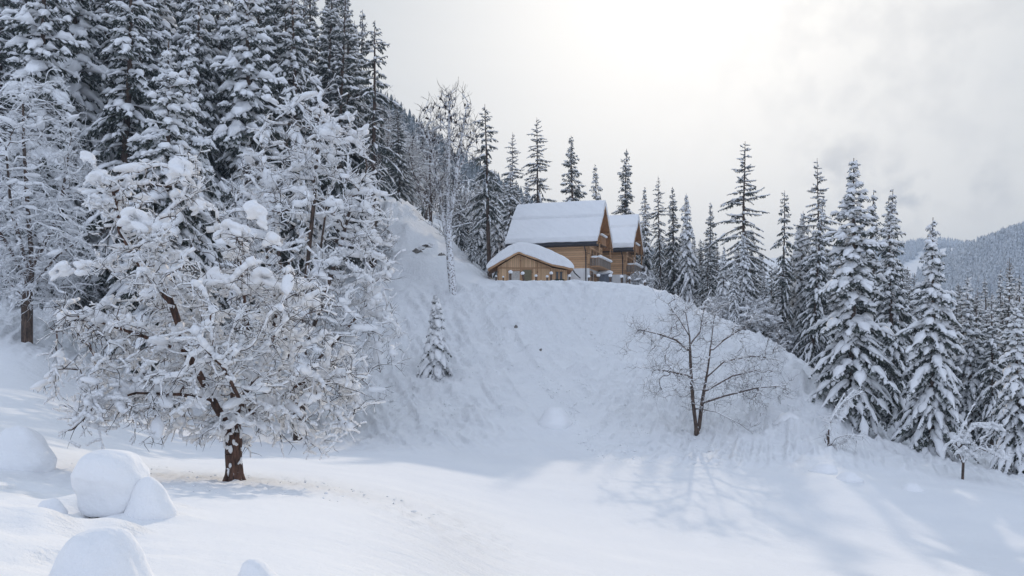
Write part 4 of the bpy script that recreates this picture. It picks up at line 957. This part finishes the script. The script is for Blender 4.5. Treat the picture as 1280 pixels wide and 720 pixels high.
# ------------------------------------------------------------------ chalets
ZG = 6.95
def simple(name, g, mat, parent, smooth=False): return obj(name, g.mesh(name, M[mat], smooth), parent)
def roof_slab_snow(Lr, D, ze, zr, th, parent, crack=.5, seed=0):
    """snow on a gable roof whose ridge runs along x from -Lr to 0, eaves at y=0 and y=D"""
    g = Geo(); n = D / 2
    def zz(y): return ze + (zr - ze) * (1 - abs(y - n) / n)
    poly = [(-.25, ze - .12), (-.30, ze + th * .8), (.25, zz(.25) + th), (n * crack - .02, zz(n * crack) + th * .95), (n * crack, zz(n * crack) + th * .45), (n * crack + .14, zz(n * crack + .14) + th * .5), (n * crack + .15, zz(n * crack + .15) + th * 1.24), (n - .5, zz(n - .5) + th * 1.2), (n, zr + th * .9), (n + .5, zz(n + .5) + th * 1.15), (D + .3, ze + th * .8), (D + .25, ze - .12), (n, zr - .1)]
    prism(g, poly, 'x', -Lr - .12, .14)
    me = fuse(g, 'roof_snow', M['roof_snow'],  .065, .11, 1.1, seed, 5); return obj('roof_snow', me, parent)
def chalet(name, label, loc, rz, Lr, D, ze, zr, first=True):
    e = empty(name, loc, rz); tag(e, label, 'house'); n = D / 2; ov = .95; xo = 1.15; zp = 2.2
    # white ground floor
    g = Geo(); boxm(g, -Lr + 1, -xo, ov, D - ov, -.5, zp); simple('ground_floor_wall', g, 'plaster', e)
    # timber upper walls with gables
    zc = ze + (zr - ze) * ov / n - .12
    g = Geo(); prism(g, [(ov, zp + .003), (ov, zc), (n, zr - .14), (D - ov, zc), (D - ov, zp + .003)], 'x', -Lr + 1 - .04, -xo + .04); simple('upper_wall', g, 'log', e)
    # roof boards with dark eave band
    g = Geo()
    for s in (0, 1):
        def my(y): return y if s == 0 else D - y
        prism(g, [(my(-.02), ze - .20), (my(-.02), ze - .02), (my(n), zr - .02), (my(n), zr - .24)], 'x', -Lr, 0)
    simple('roof', g, 'board', e)
    g = Geo(); boxm(g, -Lr - .02, .02, -.14, .0 - .024, ze - .50, ze + .10); boxm(g, -Lr - .02, .02, .0, ov - .03, ze - .52, ze - .30 + .0); simple('eave_board', g, 'fascia', e)
    for s in (0, 1):
        g = Geo(); my = (lambda y: y) if s == 0 else (lambda y: D - y)
        prism(g, [(my(-.12), ze - .42), (my(-.12), ze + .02), (my(n), zr + .10), (my(n), zr - .36)], 'x', .002, .085); simple('barge_board', g, 'beam', e)
    roof_slab_snow(Lr, D, ze, zr, .74, e, .52, 3 if first else 4)
    # projecting purlins under the gable
    for yy, zt in ((n, zr - .40), (n * .45, ze + (zr - ze) * .45 - .42), (D - n * .45, ze + (zr - ze) * .45 - .42)):
        g = Geo(); boxm(g, -xo + .05, -.02, yy - .11, yy + .11, zt - .25, zt); simple('purlin', g, 'beam', e)
    xg = -xo + .045
    def win(y0, y1, z0, z1, shutters=False):
        g = Geo(); f = .09
        boxm(g, xg, xg + .07, y0, y0 + f, z0, z1); boxm(g, xg, xg + .07, y1 - f, y1, z0, z1); boxm(g, xg, xg + .068, y0 + f, y1 - f, z0, z0 + f); boxm(g, xg, xg + .068, y0 + f, y1 - f, z1 - f, z1); boxm(g, xg, xg + .06, (y0 + y1) / 2 - .03, (y0 + y1) / 2 + .03, z0 + f, z1 - f)
        w = simple('window', g, 'beam', e); g = Geo(); boxm(g, xg - .02, xg + .025, y0 + f, y1 - f, z0 + f, z1 - f); simple('pane', g, 'glass', w)
        g = Geo(); boxm(g, xg, xg + .14, y0 - .05, y1 + .05, z0 - .07, z0 - .003); simple('sill', g, 'beam', w)
    win(1.35, 2.9, .2, 1.9); win(3.6, 4.5, .5, 1.7); win(4.8, 5.6, .5, 1.7)
    win(2.0, 3.1, 2.9, 4.6); win(3.6, 4.6, 2.9, 4.6); win(5.4, 6.6, 2.9, 4.6); win(n - .9, n + .9, 5.6, 7.2)
    # balconies
    def balcony(y0, y1, z0, xd, nm, mat, snow):
        b = Geo(); boxm(b, xg, xg + xd, y0, y1, z0 - .16, z0); B = simple(nm, b, 'beam', e)
        r = Geo(); boxm(r, xg + xd - .10, xg + xd, y0, y1, z0 + .92, z0 + 1.02); boxm(r, xg, xg + xd - .11, y0, y0 + .08, z0 + .92, z0 + 1.02); simple('handrail', r, 'beam', B)
        p_ = Geo(); n_ = int((y1 - y0) / .22)
        for k in range(n_):
            yy = y0 + .06 + k * (y1 - y0 - .2) / max(1, n_ - 1); boxm(p_, xg + xd - .075, xg + xd - .035, yy, yy + .17, z0 + .002, z0 + .915)
        for k in range(int(xd / .24)): boxm(p_, xg + .05 + k * .24, xg + .21 + k * .24, y0 + .02, y0 + .06, z0 + .002, z0 + .915)
        simple('balusters', p_, mat, B)
        q = Geo(); rr = np.random.default_rng(int(y0 * 10)); k = int((y1 - y0) / .3); ys_ = np.linspace(y0 + .1, y1 - .1, k)
        lumps(q, np.stack([np.full(k, xg + xd - .05), ys_, np.full(k, z0 + 1.12)], 1), .26, .22, snow, None, ICO2, .08, rr); lumps(q, [(xg + xd * .5, y0 + .05, z0 + 1.08)], xd * .45, .14, snow * .7, None, ICO2, .05, rr)
        obj('rail_snow', fuse(q, 'rail_snow', M['snow'], .05, .02, 5, 3, 2), B)
    balcony(1.2, D - 1.6, 2.5, 1.25, 'balcony', 'grey_wood', .20)
    balcony(n - 1.5, n + 1.5, 5.4, 1.0, 'upper_balcony', 'board', .17)
    # posts carrying the gable
    for yy in (1.25, D - 1.7):
        g = Geo(); boxm(g, xg + 1.12, xg + 1.25 - .003, yy - .1, yy + .03, 3.55, ze + (zr - ze) * min(yy, D - yy) / n - .28); simple('balcony_post', g, 'beam', e)
    # porch with snow roof
    g = Geo(); boxm(g, xg, xg + 1.5, 6.4, 7.8, -.4, 1.95); P_ = simple('porch', g, 'grey_panel', e)
    g = Geo(); lumps(g, [(xg + .75, 7.1, 2.1)], 1.0, 1.0, .36, None, ICO3, .02, np.random.default_rng(1)); simple('porch_snow', g, 'snow', P_, True)
    # front wall openings and corner boards
    g = Geo(); boxm(g, -xo - .16, -xo + .08, ov - .07, ov + .12, zp + .01, zc - .12); simple('corner_board', g, 'beam', e)
    # gutter and downpipe
    g = Geo(); tubes(g, [(-Lr, -.19, ze - .40)], [(0.0, -.19, ze - .40)], .075, .075, 8, cap=True); xx = -xo - .35
    G_ = simple('gutter', g, 'metal', e, True)
    g = Geo(); pts = [(xx, -.15, ze - .45), (xx, .1, ze - .75), (xx, ov - .16, ze - 1.2), (xx, ov - .16, -.3)]; tubes(g, pts[:-1], pts[1:], .065, .065, 8, cap=True); simple('downpipe', g, 'metal', e, True)
    return e
house = chalet('chalet', 'front timber chalet with white ground floor, balconies and thick snow on its roof', (10.1, 105.6, ZG), R(-17), 11.3, 10.0, 5.35, 10.35)
chalet('chalet', 'smaller snow roofed timber chalet half hidden behind the first one', (15.9, 116.5, ZG + .1), R(-17), 8.0, 8.6, 5.7, 10.0, False)

# garage: gable end towards the valley
g0 = (pt(622, 352, 101.3)[0], 101.3, ZG - .1); e = empty('garage', g0, 0); tag(e, 'low honey coloured timber garage under a swollen snow roof, left of the chalet', 'garage')
Yg = 101.3; k_ = Yg / F
w1 = (689 - 622) * k_; w2 = (709 - 622) * k_; zl = 1.95; zpk = 3.5; pk = (648 - 622) * k_; zr1 = 2.05; zr2 = 1.62; dep = 6.0
g = Geo(); prism(g, [(0, -.6), (0, zl), (pk, zpk - .12), (w1, zr1 - .1), (w1, -.6)], 'y', 0, dep); simple('front_wall', g, 'honey', e)
g = Geo(); prism(g, [(w1 + .004, -.6), (w1 + .004, zr1 - .16), (w2, zr2 - .06), (w2, -.6)], 'y', .14, dep); simple('annex_wall', g, 'honey', e)
rp = [(-1.1, zl - .42), (pk, zpk + .02), (w1 + .1, zr1 + .02), (w2 + .65, zr2 - .02)]
g = Geo(); prism(g, [(a, b_ + .0) for a, b_ in rp] + [(a, b_ + .14) for a, b_ in rp[::-1]], 'y', -.75, dep + .3); simple('roof', g, 'board', e)
g = Geo(); prism(g, [(a, b_ - .10) for a, b_ in rp] + [(a, b_ + .17) for a, b_ in rp[::-1]], 'y', -.83, -.752); simple('barge_board', g, 'beam', e)
top = [(-1.32, 2.05), (-.75, 2.8), (0, 3.42), (1.2, 4.3), (2.3, 4.68), (3.4, 4.66), (4.6, 4.38), (6.2, 3.76), (7.5, 3.1), (8.4, 2.5), (8.72, 2.0)]
g = Geo(); prism(g, [(-1.2, zl - .3)] + top + [(w2 + .75, zr2 + .05), (w1 + .1, zr1 + .1), (pk, zpk + .1)], 'y', -.9, dep + .35)
obj('roof_snow', fuse(g, 'roof_snow', M['roof_snow'], .09, .06, 1.8, 9, 8), e)
def gpx(px): return (px - 622) * k_
def gz_(py): return (352 - py) * k_ + .05
for (a, b_, c_, d_) in ((634.5, 651, 350, 335), (652, 666, 350, 333.5)):      # open gap with its light painted as a pale pane, then a window
    g = Geo(); x0, x1, z0, z1 = gpx(a), gpx(b_), gz_(c_), gz_(d_)
    boxm(g, x0, x0 + .12, -.07, .0 - .003, z0, z1); boxm(g, x1 - .12, x1, -.07, -.003, z0, z1); boxm(g, x0 + .12, x1 - .12, -.068, -.003, z1 - .12, z1); w = simple('window', g, 'beam', e)
    g = Geo(); boxm(g, x0 + .12, x1 - .12, -.03, -.002, z0, z1 - .12); simple('pane', g, 'gap_light' if a < 640 else 'olive_blind', w)
for (a, b_) in ((694.5, 698.5), (699.5, 703.5)):
    g = Geo(); x0, x1, z0, z1 = gpx(a), gpx(b_), gz_(347), gz_(336.5); boxm(g, x0, x1, .10, .137, z0, z1); w = simple('window', g, 'beam', e)
    g = Geo(); boxm(g, x0 + .06, x1 - .06, .085, .12, z0 + .06, z1 - .06); simple('pane', g, 'glass', w)
for a in (696.5, 702.5):
    g = Geo(); lumps(g, [(gpx(a), .02, gz_(347.5))], .30, .16, .12, None, ICO2, .2, np.random.default_rng(3)); simple('window_box_greenery', g, 'greenery', e)
for a in (622.8, 650.8, 672, 688):
    g = Geo(); xx = gpx(a); zt = np.interp(xx, [0, pk, w1], [zl, zpk - .2, zr1 - .15]) - .08; boxm(g, xx - .08, xx + .08, -.12, -.004, -.5, zt); simple('timber_post', g, 'beam', e)
g = Geo(); boxm(g, .1, w1 - .1, -.10, -.006, gz_(333.2), gz_(331.8)); simple('tie_beam', g, 'beam', e)
g = Geo(); pts = [(w2 + .62, -.4, zr2 - .05), (w2 + .9, .3, zr2 - .35), (w2 + 1.7, 3.0, zr2 - .7)]; tubes(g, pts[:-1], pts[1:], .07, .07, 8, cap=True); simple('downpipe', g, 'metal', e, True)

# terrace marker posts with snow caps
g = Geo(); tubes(g, [(0, 0, -.4)], [(0, 0, .62)], .09, .085, 10, cap=True); pm = g.mesh('post', M['post_wood'])
g = Geo(); lumps(g, [(0, 0, .72)], .16, .16, .15, None, ICO3, .03, np.random.default_rng(4)); cm = g.mesh('snow_cap', M['snow'])
for k, (px, Y, s, lab) in enumerate([(620, 99.2, .75, 'leftmost short post on the terrace edge, left of the garage'), (629, 98.8, .7, 'short post by the left corner of the garage'), (638, 97.8, 1.35, 'post under a big snow ball in front of the garage opening'), (655, 97.8, 1.25, 'leaning post under a snow ball before the green garage window'),
                                 (670, 99.0, 1.0, 'post in front of the right half of the garage gable'), (684, 99.2, .95, 'post before the garage annex, left of its windows'), (689, 97.6, 1.15, 'nearer post right beside the annex post'), (712, 98.4, 1.0, 'post between garage and downpipe'),
                                 (736, 98.6, 1.0, 'post at the corner of the white ground floor'), (748, 98.6, 1.2, 'post before the paired ground floor windows of the chalet'), (763, 98.6, 1.2, 'post before the grey porch'), (777, 98.4, 1.15, 'post between the two chalets'), (787, 98.3, 1.0, 'post below the balcony of the second chalet'), (806, 98, .9, 'rightmost post on the terrace edge')]):
    x, y, z = at(px, Y); o = empty('marker_post', (x, y, z - .05), k); s *= 1.12; o.scale = (s, s, s * .9); tag(o, lab, 'post', 'snow capped posts along the terrace edge'); obj('post', pm, o); obj('snow_cap', cm, o)
    if k == 3: o.rotation_euler = (0, R(-10), 0)

# ------------------------------------------------------------------ air
g = Geo(); boxm(g, -2600, 2600, -1800, 2300, -41, 245); hz = g.mesh('haze', M['snow'])
m = bpy.data.materials.new('haze'); m.use_nodes = True; t = m.node_tree; t.nodes.clear(); v = N(t, 'ShaderNodeVolumePrincipled'); v.inputs['Color'].default_value = (0.58, 0.76, 1.0, 1); v.inputs['Density'].default_value = 0.00036
o_ = N(t, 'ShaderNodeOutputMaterial'); L(t, v.outputs[0], o_.inputs['Volume']); hz.materials.clear(); hz.materials.append(m)
tag(obj('haze', hz), 'thin cold haze filling the valley', kind='stuff')
print('total', round(_t.time() - _t0, 1), 'objects', len(bpy.data.objects))
